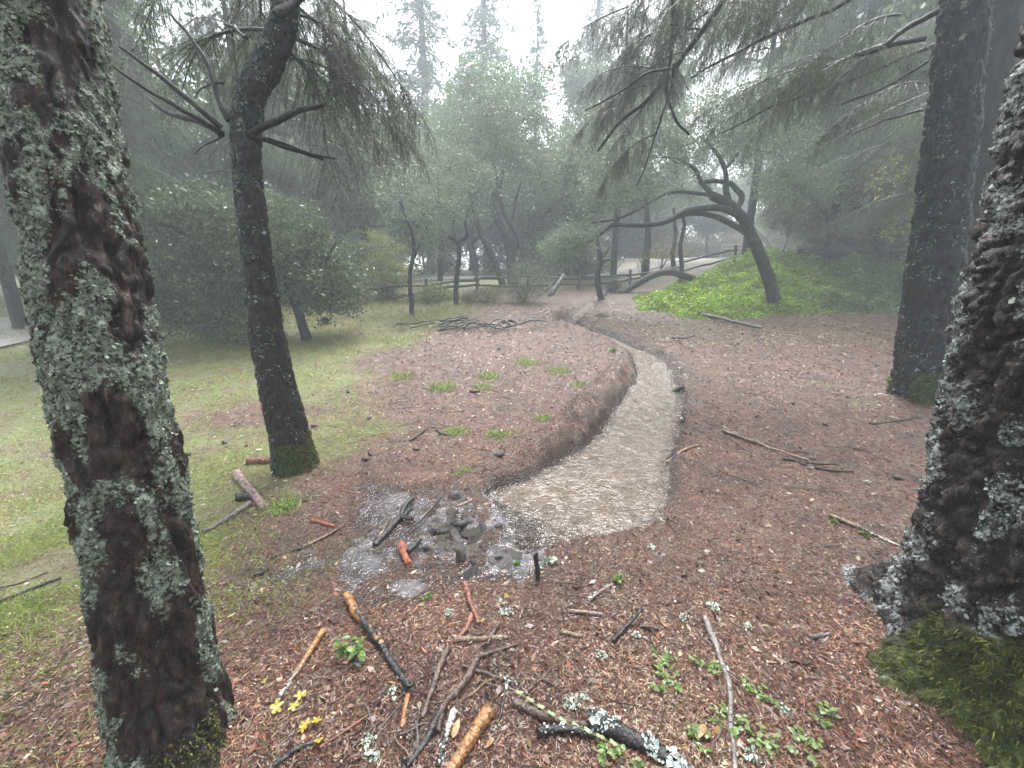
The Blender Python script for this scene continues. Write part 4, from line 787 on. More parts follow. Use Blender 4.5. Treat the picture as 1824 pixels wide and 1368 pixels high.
# undergrowth along the far side of the road
mb = MB(); clump_leaves(mb, rng(72), [((0, 0, .8), (1.6, 1.0, .9), 3200), ((.8, .2, 1.3), (1.2, .9, .9), 1800), ((-.9, 0, .5), (1.2, .8, .6), 1800)], .15, [(.09, .10, .06), (.13, .13, .085), (.06, .07, .045), (.17, .15, .10)], cs=.3); BUSH = mesh_data('foliage', mb, M['leaf'])
ms = MB(); [tube(ms, [(0, 0, -.1), (.4 * a_, .1, .6), (1.1 * a_, .2, 1.4)], [.03, .02, .008], 5, 8) for a_ in (-1, -.4, .3, 1)]; BST = mesh_data('stem', ms, M['bark_far'], True)
for k_ in range(44):
    row = k_ % 2; px = lerp(-120, 1950, (k_ + .5 * r.random()) / 44)
    far_ = False
    far_ = 1060 < px < 1430
    if row == 0 and 700 < px < 960: continue
    Yk = (48 if far_ else (27.5, 33)[row]) + r.normal() * .8; t = thing('far_bush', 'hazy bush in the undergrowth along the far side of the road', 'bush', gp(px, Yk), 'undergrowth beyond the road'); t.rotation_euler = (0, 0, r.uniform(-.6, .6) + pi * r.integers(0, 2)); s_ = r.uniform(.8, 1.5) * (1.9 if far_ else 1); t.scale = (s_, s_, s_ * r.uniform(.8, 1.2)); obj('foliage', BUSH, t); obj('stem', BST, t)
# ------------------------------------------------------------------ haze
mb = MB(); x0, x1, y0, y1, z0, z1 = -262, 262, -16, 263, -2.0, 62
V = np.array([(x, y, z) for z in (z0, z1) for y in (y0, y1) for x in (x0, x1)]); mb.add(V, [(0, 2, 3, 1), (4, 5, 7, 6), (0, 1, 5, 4), (2, 6, 7, 3), (0, 4, 6, 2), (1, 3, 7, 5)])
m = bpy.data.materials.new('rain_haze'); m.use_nodes = True; n_ = m.node_tree; n_.nodes.clear(); ov = n_.nodes.new('ShaderNodeOutputMaterial'); pv = n_.nodes.new('ShaderNodeVolumePrincipled')
pv.inputs['Color'].default_value = (.86, .94, 1, 1); pv.inputs['Density'].default_value = HAZE_DENSITY; n_.links.new(pv.outputs[0], ov.inputs['Volume'])
o = mb.build('haze', m); tag(o, 'thin pale rain haze hanging through the whole wood', 'haze', kind='stuff')

# ------------------------------------------------------------------ loose cover on the ground
def scatter(r, n, ymin, ymax, power, xk=1.5, xoff=1.0):
    """world points, denser towards the near bank"""
    a = 1 - power; u_ = r.random(n); Y = (ymin ** a + u_ * (ymax ** a - ymin ** a)) ** (1 / a); X = r.uniform(-1, 1, n) * (xk * Y + xoff); return X, Y
def gnormal(X, Y, e=.03):
    z0_ = gfast(X, Y); zx = gfast(X + e, Y); zy = gfast(X, Y + e); return z0_, unit(np.stack([-(zx - z0_) / e, -(zy - z0_) / e, np.ones_like(X)], -1))
NEED = [(.17, .066, .04), (.10, .038, .026), (.24, .098, .055), (.05, .023, .018), (.30, .20, .14), (.12, .068, .05), (.22, .10, .06), (.035, .022, .019), (.07, .03, .022)]
TAN = [(.34, .27, .16), (.24, .18, .11), (.20, .14, .085), (.42, .36, .24), (.12, .085, .055)]
r = rng(81); X, Y = scatter(r, 400000, .6, 14, 1.5)
gm_ = grassmask(X, Y); d_, _, _ = sedge(X, Y); pm_ = polyd(X, Y, _pud)
k_ = (d_ < -.015) & (r.random(len(X)) > .8 * gm_ * (X < 0)) & ((pm_ < .02) | (r.random(len(X)) < .5)); X, Y, gm_ = X[k_], Y[k_], gm_[k_]
Z, nn = gnormal(X, Y); n = len(X); f_ = np.maximum(1, (Y / 2.2) ** .95)[:, None]; bigc = r.random((n, 1)) < .018
chip = r.random((n, 1)) < .16; ln = np.where(chip, r.uniform(.005, .015, (n, 1)), r.uniform(.012, .042, (n, 1))) * f_; wd = np.where(chip, r.uniform(.0025, .007, (n, 1)), r.uniform(.0008, .0019, (n, 1))) * f_
ln = np.where(bigc, r.uniform(.025, .055, (n, 1)) * f_ ** .5, ln); wd = np.where(bigc, r.uniform(.005, .012, (n, 1)) * f_ ** .5, wd)
A = unit(np.cross(nn, r.normal(size=(n, 3))) + .22 * r.normal(size=(n, 3)) * np.array([.3, .3, 1])); B = unit(np.cross(nn + .5 * r.normal(size=(n, 3)), A))
C = np.stack([X, Y, Z], -1) + nn * (.003 + .008 * r.random((n, 1)) ** 2) * f_
col = np.where((r.random(n) < np.clip(gm_ * 1.2 + .06 + .3 * n2(X, Y, .8, 12.), .04, .8))[:, None], pal(r, n, TAN, .25), pal(r, n, NEED, .3))
col = col * np.clip(1 + .75 * n2(X, Y, 1.2, 21., 3) + .35 * n2(X, Y, 7., 22., 2), .35, 1.9)[:, None]
mb = MB(); quads(mb, C, A * ln * .5, B * wd, col)
o = mb.build('needle_litter', M['litter']); tag(o, 'red-brown needles, bark flakes and leaf bits covering the ground', 'litter', kind='stuff')
# short lawn grass and moss on the left
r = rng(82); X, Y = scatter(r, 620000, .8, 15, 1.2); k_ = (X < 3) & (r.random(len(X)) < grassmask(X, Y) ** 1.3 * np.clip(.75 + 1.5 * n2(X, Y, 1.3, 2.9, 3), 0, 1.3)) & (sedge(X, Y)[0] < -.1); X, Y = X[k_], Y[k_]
Z = gfast(X, Y); n = len(X); f_ = np.maximum(1, Y / 4)[:, None]; tall = sstep(7.5, 10, Y)[:, None] * (X < 0)[:, None]
l = r.uniform(.02, .055, (n, 1)) * f_ ** .5 * (1 + 2.2 * tall); d = unit(np.stack([r.normal(size=n), r.normal(size=n), .55 + .7 * r.random(n)], -1)); S = perp(d, r) * .0022 * f_
C = np.stack([X, Y, Z], -1); V = np.stack([C - S, C + S, C + d * l], 1).reshape(-1, 3)
gcol = lerp(pal(r, n, [(.19, .28, .035), (.26, .34, .06), (.12, .20, .025), (.34, .38, .09)], .2), pal(r, n, [(.34, .31, .15), (.26, .22, .11), (.40, .37, .2)], .2), np.clip(.25 + .5 * n2(X, Y, .7, 5.1)[:, None] + .35 * tall + .2 * r.normal(size=(n, 1)), 0, 1))
mb = MB(); mb.add(V, np.arange(n * 3).reshape(-1, 3), gcol); o = mb.build('lawn_grass', M['grass']); tag(o, 'short yellow-green grass and moss on the left lawn', 'grass', kind='stuff')
# bright leafy groundcover on the right
gc = np.array([gp(a, b_)[:2] for a, b_ in ((1140, 12.6), (1125, 15), (1200, 16.5), (1330, 17.8), (1450, 17.5), (1680, 15.5), (1700, 11.5), (1560, 11.6), (1400, 11.6), (1250, 11.2))])
r = rng(83); n = 70000; lo = gc.min(0); hi = gc.max(0); X = r.uniform(lo[0], hi[0], n); Y = r.uniform(lo[1], hi[1], n); pd = polyd(X, Y, gc) + .5 * n2(X, Y, .8, 8.); k_ = pd > 0; X, Y, pd = X[k_], Y[k_], pd[k_]; n = len(X)
h = (.14 + .42 * np.clip(n2(X, Y, 1.1, 3.7, 3) + .5, 0, 1.3)) * sstep(0, .8, pd); Z = gfast(X, Y) + h * (1 - r.random(n) ** 2.2)
C = np.stack([X, Y, Z], -1); A = unit(r.normal(size=(n, 3)) * np.array([1, 1, .45])); B = perp(A, r); B = unit(B + np.array([0, 0, .0])); l = r.uniform(.05, .12, (n, 1))
lime = np.clip(sstep(.95, .55, X / Y) + .45 * n2(X, Y, 1.1, 1.), 0, 1)[:, None]
col = lerp(pal(r, n, [(.10, .18, .06), (.07, .13, .045), (.16, .22, .08)], .25), pal(r, n, [(.21, .34, .03), (.14, .25, .025), (.30, .40, .05)], .25), lime)
mb = MB(); quads(mb, C, A * l * .5, B * l * .34, col); o = mb.build('leafy_groundcover', M['leaf']); tag(o, 'bright green leafy groundcover carpeting the rise around the arching oak', 'groundcover', kind='stuff')
# fallen pale leaves near the back right tree
r = rng(84); n = 1500; X = r.uniform(3.2, 9.5, n); Y = r.uniform(8.2, 11.5, n); Z, nn = gnormal(X, Y); A = unit(np.cross(nn, r.normal(size=(n, 3))) + .15 * r.normal(size=(n, 3))); B = np.cross(nn, A); l = r.uniform(.03, .07, (n, 1))
mb = MB(); quads(mb, np.stack([X, Y, Z + .02], -1), A * l * .6, B * l * .4, pal(r, n, [(.40, .33, .2), (.3, .22, .12), (.45, .4, .28), (.36, .3, .08)], .2)); o = mb.build('fallen_leaves', M['litter']); tag(o, 'pale dry leaves strewn between groundcover and straight dark trunk', 'leaves', kind='stuff')

# ------------------------------------------------------------------ sticks, logs and chips
WD = {'brown': (.085, .05, .036), 'dark': (.022, .018, .017), 'char': (.012, .012, .014), 'orange': (.33, .15, .05), 'tan': (.26, .18, .115), 'grey': (.17, .145, .13), 'red': (.19, .07, .042), 'pale': (.42, .40, .37), 'redor': (.32, .085, .04), 'pink': (.30, .21, .19)}
def stick_mesh(name, P, R, colspec, seed, k=9, n=26, rough=.12):
    r = rng(seed); P, R = smooth_path(P, R, n); ln = np.linalg.norm(P[-1] - P[0]); P = P + .012 * ln * np.stack([perlin(P * 6 / max(ln, .2) + seed + 7 * j) for j in range(3)], -1)
    T, U, W = frames(P); th = np.linspace(0, 2 * pi, k, endpoint=False); nor = np.cos(th)[None, :, None] * U[:, None] + np.sin(th)[None, :, None] * W[:, None]
    rr = R[:, None] * (1 + rough * 2 * perlin(nor * 1.5 + (np.arange(n) * .35)[:, None, None] + seed) + rough * r.normal(size=(n, k)) * .4)
    q = P[:, None] + rr[..., None] * nor; q[0] += T[0] * R[0] * .6 * r.uniform(-1, .6, (k, 1)); q[-1] += T[-1] * R[-1] * .6 * r.uniform(-.6, 1, (k, 1))
    i = np.arange(n - 1)[:, None] * k; j = np.arange(k)[None]; j2 = (j + 1) % k; Fq = np.stack([i + j, i + j2, i + k + j2, i + k + j], -1).reshape(-1, 4)
    t = np.repeat((np.arange(n - 1) + .5) / (n - 1), k) + .05 * r.normal(size=(n - 1) * k) + .09 * np.tile(np.sin(np.arange(k) * 2 * pi / k + seed), n - 1); col = np.zeros((len(t), 3))
    for (a, b_, c) in colspec:
        m_ = (t >= a) & (t < b_) if a > 0 else t < b_; col[m_] = WD[c]
    col[t >= 1] = WD[colspec[-1][2]]; col *= r.uniform(.6, 1.3, (len(t), 1)) * np.tile(r.uniform(.7, 1.25, (k, 1)), (n - 1, 1)); col = np.where(r.random((len(t), 1)) < .10, col * .35, col)
    mb = MB(); mb.add(q.reshape(-1, 3), Fq, col)
    for e, ci in ((0, 0), (n - 1, -1)):
        a = np.arange(k); mb.add(np.concatenate([q[e], P[e:e + 1]]), np.stack([a, (a + 1) % k, np.full(k, k)], -1), np.array(WD[colspec[ci][2]]) * 1.2)
    return mb
_sid = [900]
def stick(name, label, pp, wpx, spec, cat='stick', group=None, lift=0.0, taper=.75, ends=None, rough=.12):
    _sid[0] += 1; P = np.array([G(a, b_) for a, b_ in pp]); R = np.array([prad(wpx, p) for p in P]) * np.linspace(1, taper, len(P)); P[:, 2] = gfast(P[:, 0], P[:, 1]) + R * .5 + .004; R = R * .86
    if isinstance(lift, (list, tuple)): P[:, 2] += np.array(lift)
    else: P[:, 2] += lift
    b0 = P.mean(0); b0[2] = P[:, 2].min() - R.min(); spec = [(0, 1.01, spec)] if isinstance(spec, str) else spec
    o = stick_mesh(name, P - b0, R, spec, _sid[0], 10, 40 if P[:, 1].min() < 3 else 22, rough=rough).build(name, M['wood'], smooth=True); o.location = b0; return tag(o, label, cat, group)
S_ = stick
S_('charred_stick', 'half charred stick with orange peeled upper end beside the leafy plant', [(618, 1068), (665, 1135), (700, 1185), (728, 1230)], 19, [(0, .3, 'orange'), (.3, .55, 'char'), (.55, .62, 'orange'), (.62, 1, 'char')], rough=.06)
S_('peeled_stick', 'orange peeled stick with whitish lower tip left of the leafy plant', [(576, 1130), (540, 1185), (500, 1248)], 15, [(0, .45, 'orange'), (.45, .52, 'red'), (.52, .8, 'tan'), (.8, .9, 'dark'), (.9, 1, 'pale')])
S_('peeled_stick', 'thick bright orange peeled stick at the bottom edge', [(872, 1272), (838, 1322), (795, 1392)], 30, [(0, 1.01, 'orange')], rough=.06)
S_('bent_branch', 'long bent grey-brown branch among the vines at bottom right', [(1257, 1108), (1278, 1165), (1297, 1230), (1303, 1300), (1312, 1400)], 17, 'grey', 'branch')
S_('lichen_log', 'thick black log spotted with white lichen at the bottom edge', [(1050, 1292), (1100, 1312), (1150, 1335), (1225, 1392)], 40, 'char', 'log'); llog = bpy.data.objects[-1] if False else None
S_('black_stick', 'straight black stick lying against the lichen-spotted log', [(958, 1310), (1010, 1308), (1062, 1318)], 16, 'char', lift=.01)
S_('bark_strip', 'flat brown bark strip left of the lichen-spotted log', [(915, 1258), (985, 1285), (1062, 1300)], 20, 'brown', 'bark')
S_('brown_stick', 'straight dark brown stick pointing down left below the forked twig', [(797, 1160), (776, 1215), (752, 1280)], 15, 'brown')
S_('brown_stick', 'curved brown stick lying right beside the straight dark brown stick', [(850, 1182), (815, 1235), (790, 1262), (782, 1305)], 17, 'brown')
S_('brown_stick', 'dark rotting stick in the stick heap near the bottom', [(782, 1275), (765, 1310), (725, 1368)], 18, 'dark')
S_('reddish_stick', 'reddish stick lying point-up toward the puddle edge', [(828, 1038), (838, 1075), (853, 1112)], 12, 'red')
S_('reddish_stick', 'short reddish stick continuing below the pointed reddish one', [(840, 1098), (832, 1120), (812, 1145)], 12, 'red')
S_('short_stick', 'short pale brown stick lying level below the reddish sticks', [(810, 1143), (855, 1140), (905, 1138)], 10, 'tan')
S_('short_stick', 'thin brown stick lying just below the level pale one', [(845, 1175), (880, 1163), (922, 1150)], 9, 'brown')
S_('short_stick', 'short stub stick between the two level sticks', [(888, 1115), (878, 1132), (868, 1150)], 10, 'brown')
S_('thin_stick', 'thin stick with pale lichen slanting right of the curved brown stick', [(825, 1190), (870, 1204), (918, 1222)], 8, 'brown')
S_('thin_stick', 'thin dark stick falling down right of the bright orange stick', [(902, 1218), (893, 1270), (872, 1330)], 7, 'dark')
S_('lichen_stick', 'stick end coated in pale lichen beside the bright orange stick', [(808, 1270), (798, 1300), (780, 1368)], 15, [(0, .45, 'pale'), (.45, 1, 'dark')])
S_('bark_chip', 'orange split chip standing out below the charred stick', [(727, 1242), (720, 1268), (714, 1296)], 11, 'orange', 'wood chip')
S_('reddish_stick', 'long thin reddish stick running up right near yellow leaves', [(570, 1335), (610, 1308), (652, 1280)], 8, 'red')
S_('dark_stick', 'black stick at the bottom edge below the yellow leaves', [(490, 1370), (530, 1340), (560, 1325)], 14, 'dark')
S_('tan_stick', 'long tan stick lying along the seep left of the puddle', [(482, 993), (530, 975), (580, 958), (612, 936)], 8, [(0, .3, 'dark'), (.3, .7, 'tan'), (.7, 1, 'brown')])
S_('bark_chip', 'pinkish orange bark chip above the long tan stick', [(556, 928), (575, 934), (596, 938)], 8, 'redor', 'wood chip')
S_('dark_stick', 'short black stick on the wet ground left of the puddle', [(452, 1024), (465, 1020), (478, 1014)], 9, 'char')
S_('cut_log', 'wet pinkish grey cut log lying before the leaning pine', [(424, 850), (448, 882), (474, 912)], 23, 'pink', 'log', rough=.05)
S_('cut_log', 'short red-brown split log behind the foot of the leaning pine', [(443, 827), (466, 826), (494, 827)], 20, 'red', 'log')
S_('cut_log', 'stubby dark log end under the wet pinkish log', [(422, 893), (440, 890), (460, 888)], 22, 'dark', 'log')
S_('cut_log', 'short brown mossy log stub at lower end of pinkish log', [(478, 905), (495, 903), (512, 900)], 18, 'brown', 'log')
S_('dark_branch', 'dark half-buried branch running left from the cut logs', [(445, 903), (410, 925), (362, 952)], 15, 'grey', 'branch')
S_('dark_branch', 'long dark branch on the lawn at far left edge', [(-30, 1088), (40, 1060), (108, 1030)], 11, 'dark', 'branch')
S_('dark_branch', 'thin dark branch above the long one at far left edge', [(-20, 1052), (40, 1040), (85, 1020)], 6, 'dark', 'branch')
S_('dark_root', 'black stick lying against the stones left side', [(668, 968), (700, 935), (733, 902)], 14, 'dark')
S_('dark_root', 'crooked black root end beside the stone pile', [(735, 892), (722, 905), (718, 925), (735, 930)], 11, 'dark', 'root', lift=.03)
S_('broken_stick', 'broken pale-ended stick lying by the black stick', [(690, 925), (682, 945), (672, 962)], 12, [(0, .6, 'brown'), (.6, 1, 'tan')])
S_('orange_bark', 'wet orange-red bark chunk left of the stone pile', [(714, 968), (719, 985), (729, 1004)], 17, 'redor', 'bark')
S_('dark_stick', 'dark stick lying just right of the orange-red bark', [(748, 960), (738, 972), (726, 985)], 12, 'dark', lift=.01)
S_('dark_stick', 'thin dark twig bridging left edge of the stones', [(785, 892), (760, 920), (722, 955)], 6, 'dark', lift=.04)
S_('tan_stick', 'small tan stick resting across the stone pile', [(815, 920), (828, 916), (842, 910)], 7, 'tan', lift=.09)
S_('stream_branch', 'soaked black branch lying in the stream', [(1168, 697), (1190, 692), (1216, 694)], 13, 'char', 'branch', lift=.03)
S_('long_stick', 'long straight tan stick on the litter right of the pool', [(1288, 771), (1360, 795), (1440, 822)], 9, 'tan')
S_('dark_stick', 'dark wet stick at lower end of the long tan stick', [(1425, 828), (1470, 838), (1520, 842)], 8, 'dark')
S_('dark_stick', 'thin dark stick lying below the long tan stick', [(1395, 820), (1440, 826), (1490, 828)], 6, 'dark')
S_('short_stick', 'short tan stick near the right pool bank', [(1190, 815), (1215, 808), (1243, 800)], 7, 'tan')
S_('lichen_branch', 'lichen-tipped branch near foot of the thick right trunk', [(1478, 922), (1530, 945), (1602, 976)], 11, [(0, .5, 'tan'), (.5, .8, 'brown'), (.8, 1, 'pale')], 'branch')
S_('pale_log', 'slim pale fallen log at edge of the bright groundcover', [(1236, 563), (1290, 574), (1356, 590)], 9, 'grey', 'log', lift=.05)
S_('short_stick', 'short stick on dark soil below the slim pale log', [(1199, 604), (1216, 603), (1234, 600)], 6, 'grey')
S_('dark_twig', 'short dark twig left of the straight dark trunk foot', [(1550, 757), (1590, 752), (1640, 745)], 6, 'dark')
S_('short_stick', 'pale short stick right of the stake', [(1012, 1091), (1040, 1091), (1072, 1094)], 9, 'pink')
S_('thin_stick', 'thin pale stick running up to the green seedling', [(1048, 1072), (1068, 1058), (1092, 1044)], 6, 'pink')
S_('dark_stick', 'dark pointed stick with lichen above the round-leaved vine', [(1092, 1140), (1112, 1122), (1144, 1100)], 9, 'dark', lift=[0, .01, .04])
S_('brown_stick', 'short brown stick right of the dark pointed stick', [(1140, 1118), (1155, 1120), (1172, 1122)], 10, 'brown')
S_('flat_chip', 'flat brown chip lying left of the dark pointed stick', [(1000, 1128), (1018, 1131), (1036, 1134)], 10, 'tan', 'wood chip')
S_('bark_slab', 'dark flat bark slab near root of the thick right trunk', [(1442, 1142), (1458, 1140), (1477, 1138)], 12, 'grey', 'bark')
S_('small_log', 'short black stick beside grass tufts on the brown litter', [(838, 698), (846, 699), (854, 699)], 7, 'dark')
S_('dark_twig', 'thin dark twig on litter below the grass tufts', [(730, 788), (748, 776), (762, 764)], 6, 'dark')
S_('dark_twig', 'curved dark twig left of the lower grass tufts', [(775, 765), (788, 775), (800, 777)], 5, 'dark')
# upright stake at the pool outlet
p = G(960, 1034); R0 = prad(9, p); p2 = PY(953, 986, p[1]) - p
o = stick_mesh('stake', [(0, 0, -.05), p2 * .5, p2], [R0 * .9, R0, R0 * 1.1], [(0, 1.01, 'dark')], 777, 8, 14).build('stake', M['wood'], smooth=True); o.location = p; tag(o, 'short dark stake standing upright at the pool outlet', 'stake')
# lichen spots on the black log
for o in list(bpy.data.objects):
    if o.name.startswith(('lichen_log', 'bent_branch', 'lichen_stick', 'thin_stick', 'lichen_branch', 'black_stick')) and o.type == 'MESH':
        r = rng(len(o.name) + 3); nv = len(o.data.vertices); co = np.zeros(nv * 3); o.data.vertices.foreach_get('co', co); no = np.zeros(nv * 3); o.data.vertices.foreach_get('normal', no); co, no = co.reshape(-1, 3), no.reshape(-1, 3)
        k_ = no[:, 2] > .1; co, no = co[k_], no[k_]; big = o.name.startswith('lichen_log'); n = 300 if big else 40; c_ = co[r.integers(0, len(co), 14 if big else 4)]
        w_ = np.min(np.linalg.norm(co[:, None] - c_[None], axis=2), 1); idx = r.choice(len(co), n, p=np.exp(-(w_ / .02) ** 2) / np.exp(-(w_ / .02) ** 2).sum())
        flakes('lichen', co[idx] + .004 * r.normal(size=(n, 3)), no[idx], .007 if big else .005, [(.5, .55, .52), (.38, .45, .40), (.58, .62, .6)], 5, M['lichen'], o, 6, .5)
# loose twigs on the litter
r = rng(91); TW = [stick_mesh('twig', [(-.5, 0, 0), (-.15, .04 * r.normal(), .02), (.2, .05 * r.normal(), .01), (.5, .03 * r.normal(), 0)], [.014, .018, .016, .008], [(0, 1.01, c)], 950 + q_, 5, 9) for q_, c in enumerate(('brown', 'dark', 'red', 'grey', 'tan', 'dark'))]
TWM = [mesh_data('twig', m_, M['wood'], True) for m_ in TW]
def twigs(n, X, Y, ls, label, group):
    for q_ in range(n):
        o = obj('twig', TWM[r.integers(0, 6)]); s_ = ls * r.uniform(.45, 1.3); o.scale = (s_, s_ * r.uniform(.5, 1.1), s_ * r.uniform(.5, 1.1)); e = s_ * .4; a = r.uniform(0, 2 * pi)
        za, zb = gz(X[q_] + e * cos(a), Y[q_] + e * sin(a)), gz(X[q_] - e * cos(a), Y[q_] - e * sin(a)); o.location = (X[q_], Y[q_], max((za + zb) / 2, gz(X[q_], Y[q_])) + .014 * s_ + .004); o.rotation_euler = (0, -math.atan2(za - zb, 2 * e), a); tag(o, label, 'twig', group)
n = 120; X = r.uniform(-.95, 1.15, n); Y = r.uniform(1.0, 1.62, n); twigs(n, X, Y, .12, 'small bare twig strewn on the red-brown near bank', 'twigs on the near bank')
n = 70; X = r.uniform(1.0, 3.6, n); Y = r.uniform(1.7, 4.2, n); twigs(n, X, Y, .22, 'small bare twig lying on the needle litter right of the pool', 'twigs right of the pool')
n = 55; X = r.uniform(-2.4, .4, n); Y = r.uniform(3.2, 6.0, n); twigs(n, X, Y, .22, 'small bare twig lying on the litter left of the pool', 'twigs left of the pool')
n = 70; X = -.22 + .26 * r.normal(size=n); Y = r.uniform(.92, 1.24, n); twigs(n, X, Y, .16, 'dark twig tangled in the stick heap at the bottom edge', 'twigs of the near stick heap')
# brush heap
r = rng(92); hp = G(850, 588)
for q_ in range(26):
    c = hp + np.array([r.normal() * .75, r.normal() * .2, 0]); a = r.normal() * .5 + (pi if r.random() < .5 else 0); l = r.uniform(.5, 1.3); dx = np.array([cos(a), sin(a), 0]) * l * .5
    P = np.array([c - dx, c - dx * .3 + np.array([0, 0, r.uniform(.02, .14)]), c + dx * .4 + np.array([0, 0, r.uniform(0, .16)]), c + dx + np.array([0, 0, r.uniform(-.02, .16)])]); P[:, 2] += gfast(P[:, 0], P[:, 1]) - c[2] + r.uniform(.02, .16) 
    b0 = P.mean(0); R_ = r.uniform(.009, .024); o = stick_mesh('heap_branch', P - b0, [R_, R_, R_ * .8, R_ * .5], [(0, 1.01, 'dark')], 1000 + q_, 6, 14).build('heap_branch', M['wood'], smooth=True); o.location = b0
    tag(o, 'dark crooked branch in the low brush heap on the lawn edge', 'branch', 'branches of the brush heap')
# stones at the outlet
r = rng(93); RM = []
for q_ in range(6):
    a, b_ = np.meshgrid(np.linspace(0, 2 * pi, 12, endpoint=False), np.linspace(-pi / 2, pi / 2, 8)); d = np.stack([np.cos(b_) * np.cos(a), np.cos(b_) * np.sin(a), np.sin(b_)], -1)
    d = d * (1 + .75 * perlin(d * 1.4 + 9.1 * q_) + .4 * perlin(d * 3.3 + 4 * q_))[..., None]; d = np.sign(d) * np.abs(d) ** .8; d[..., 2] *= .55; i = np.arange(7)[:, None] * 12; j = np.arange(12)[None]; j2 = (j + 1) % 12
    mb = MB(); mb.add(d.reshape(-1, 3), np.stack([i + j, i + j2, i + 12 + j2, i + 12 + j], -1).reshape(-1, 4), np.array([(.035, .032, .028), (.055, .05, .045), (.025, .023, .021), (.09, .084, .084), (.048, .04, .03), (.07, .058, .046)][q_])); RM.append(mesh_data('stone', mb, M['stone'], False))
def stone(px, py, s_, q_, label, group=None, lift=0, sc=(1, 1, 1)):
    p = G(px, py); o = obj('stone', RM[q_]); o.location = (p[0], p[1], gz(p[0], p[1]) + s_ * .25 + lift); o.scale = (s_ * sc[0], s_ * sc[1], s_ * sc[2]); o.rotation_euler = (r.normal() * .3, r.normal() * .3, r.uniform(0, 6)); return tag(o, label, 'stone', group)
for q_ in range(46):
    a = 803 + r.normal() * 26; b_ = 938 + r.normal() * 24; dd = math.hypot((a - 803) / 45, (b_ - 938) / 42)
    stone(a, b_, r.uniform(.022, .05), int(r.integers(0, 6)), 'wet dark stone in the pile at the pool outlet', 'stones piled at the pool outlet', max(0, .03 * (1 - dd)) - .012, (r.uniform(.6, 1.5), r.uniform(.6, 1.3), r.uniform(.6, 1.1)))
for q_ in range(22):
    a = 880 + r.normal() * 48; b_ = 985 + r.normal() * 16; stone(a, b_, r.uniform(.02, .05), int(r.integers(0, 6)), 'wet grey stone lying loose in the puddle below the pile', 'loose stones in the puddle', -.012, (r.uniform(.6, 1.6), r.uniform(.6, 1.3), r.uniform(.5, .9)))
stone(820, 992, .055, 4, 'smooth upright brown stone standing in the puddle', None, .02, (.55, .5, 1.5)).data = RM[5]
stone(888, 832, .05, 3, 'pale grey stone on the bank above the puddle'); stone(812, 880, .05, 3, 'pale rounded stone at the back of the stone pile'); stone(1002, 728, .03, 3, 'small pale stone on left bank') if False else None
# pine cones on the lawn
CONE = MB(); zz = np.linspace(0, 1, 11); tube(CONE, np.stack([zz * .07 - .035, zz * 0, zz * 0], -1), .018 * np.sin(pi * (zz * .85 + .12)) * (1 + .22 * (np.arange(11) % 2)), 9, None, (.035, .022, .018)); CM = mesh_data('pine_cone', CONE, M['wood'])
for (a, b_) in ((652, 823), (660, 812), (742, 803), (658, 747), (1215, 750), (1412, 720), (1348, 742), (1598, 855), (336, 810), (400, 790), (560, 760), (620, 700), (1470, 758)):
    p = G(a, b_); o = obj('pine_cone', CM); o.location = (p[0], p[1], gz(p[0], p[1]) + .016); o.rotation_euler = (0, 0, r.uniform(0, 6)); o.scale = (1.1,) * 3; tag(o, 'small dark pine cone lying on the open ground', 'pine cone', 'pine cones on the ground')

# ------------------------------------------------------------------ plants
LM = []
for q_, (c, asp) in enumerate((((.08, .17, .03), .55), ((.13, .23, .04), .6), ((.40, .33, .06), .8), ((.19, .27, .10), .8), ((.06, .13, .03), .5), ((.38, .22, .09), .4))):
    a = np.linspace(0, 1, 7); wv = asp * .5 * np.sin(pi * a ** .8) ** .8; V = [];
    for x_, w_ in zip(a, wv): V += [(x_, -w_, .12 * w_ - .25 * x_ * x_), (x_, 0, -.25 * x_ * x_ - .06 * w_), (x_, w_, .12 * w_ - .25 * x_ * x_)]
    Fq = [(3 * k + e, 3 * k + 3 + e, 3 * k + 4 + e, 3 * k + 1 + e) for k in range(6) for e in (0, 1)]
    if q_ == 2:
        th = np.linspace(-pi, pi, 31)[:-1]; rr_ = .5 * (.42 + .58 * np.abs(np.cos(2.5 * th)) ** .8) * (1 - .35 * (np.abs(th) > 2.6)); V = np.concatenate([np.stack([.35 + rr_ * np.cos(th), rr_ * np.sin(th), .25 * rr_ ** 2 - .12 * np.cos(3 * th) * rr_], -1), [(.35, 0, 0)]]); Fq = [(k, (k + 1) % 30, 30) for k in range(30)]
    mb = MB(); mb.add(np.array(V), Fq, np.array(c) * np.random.default_rng(q_).uniform(.7, 1.15, (len(Fq), 1))); LM.append(mesh_data('leaf', mb, M['leaf'], True))
def leaf_at(parent, p, az, pitch, s_, q_, roll=0):
    o = obj('leaf', LM[q_], parent); o.location = p; o.rotation_euler = (roll, pitch, az); o.scale = (s_, s_, s_); return o
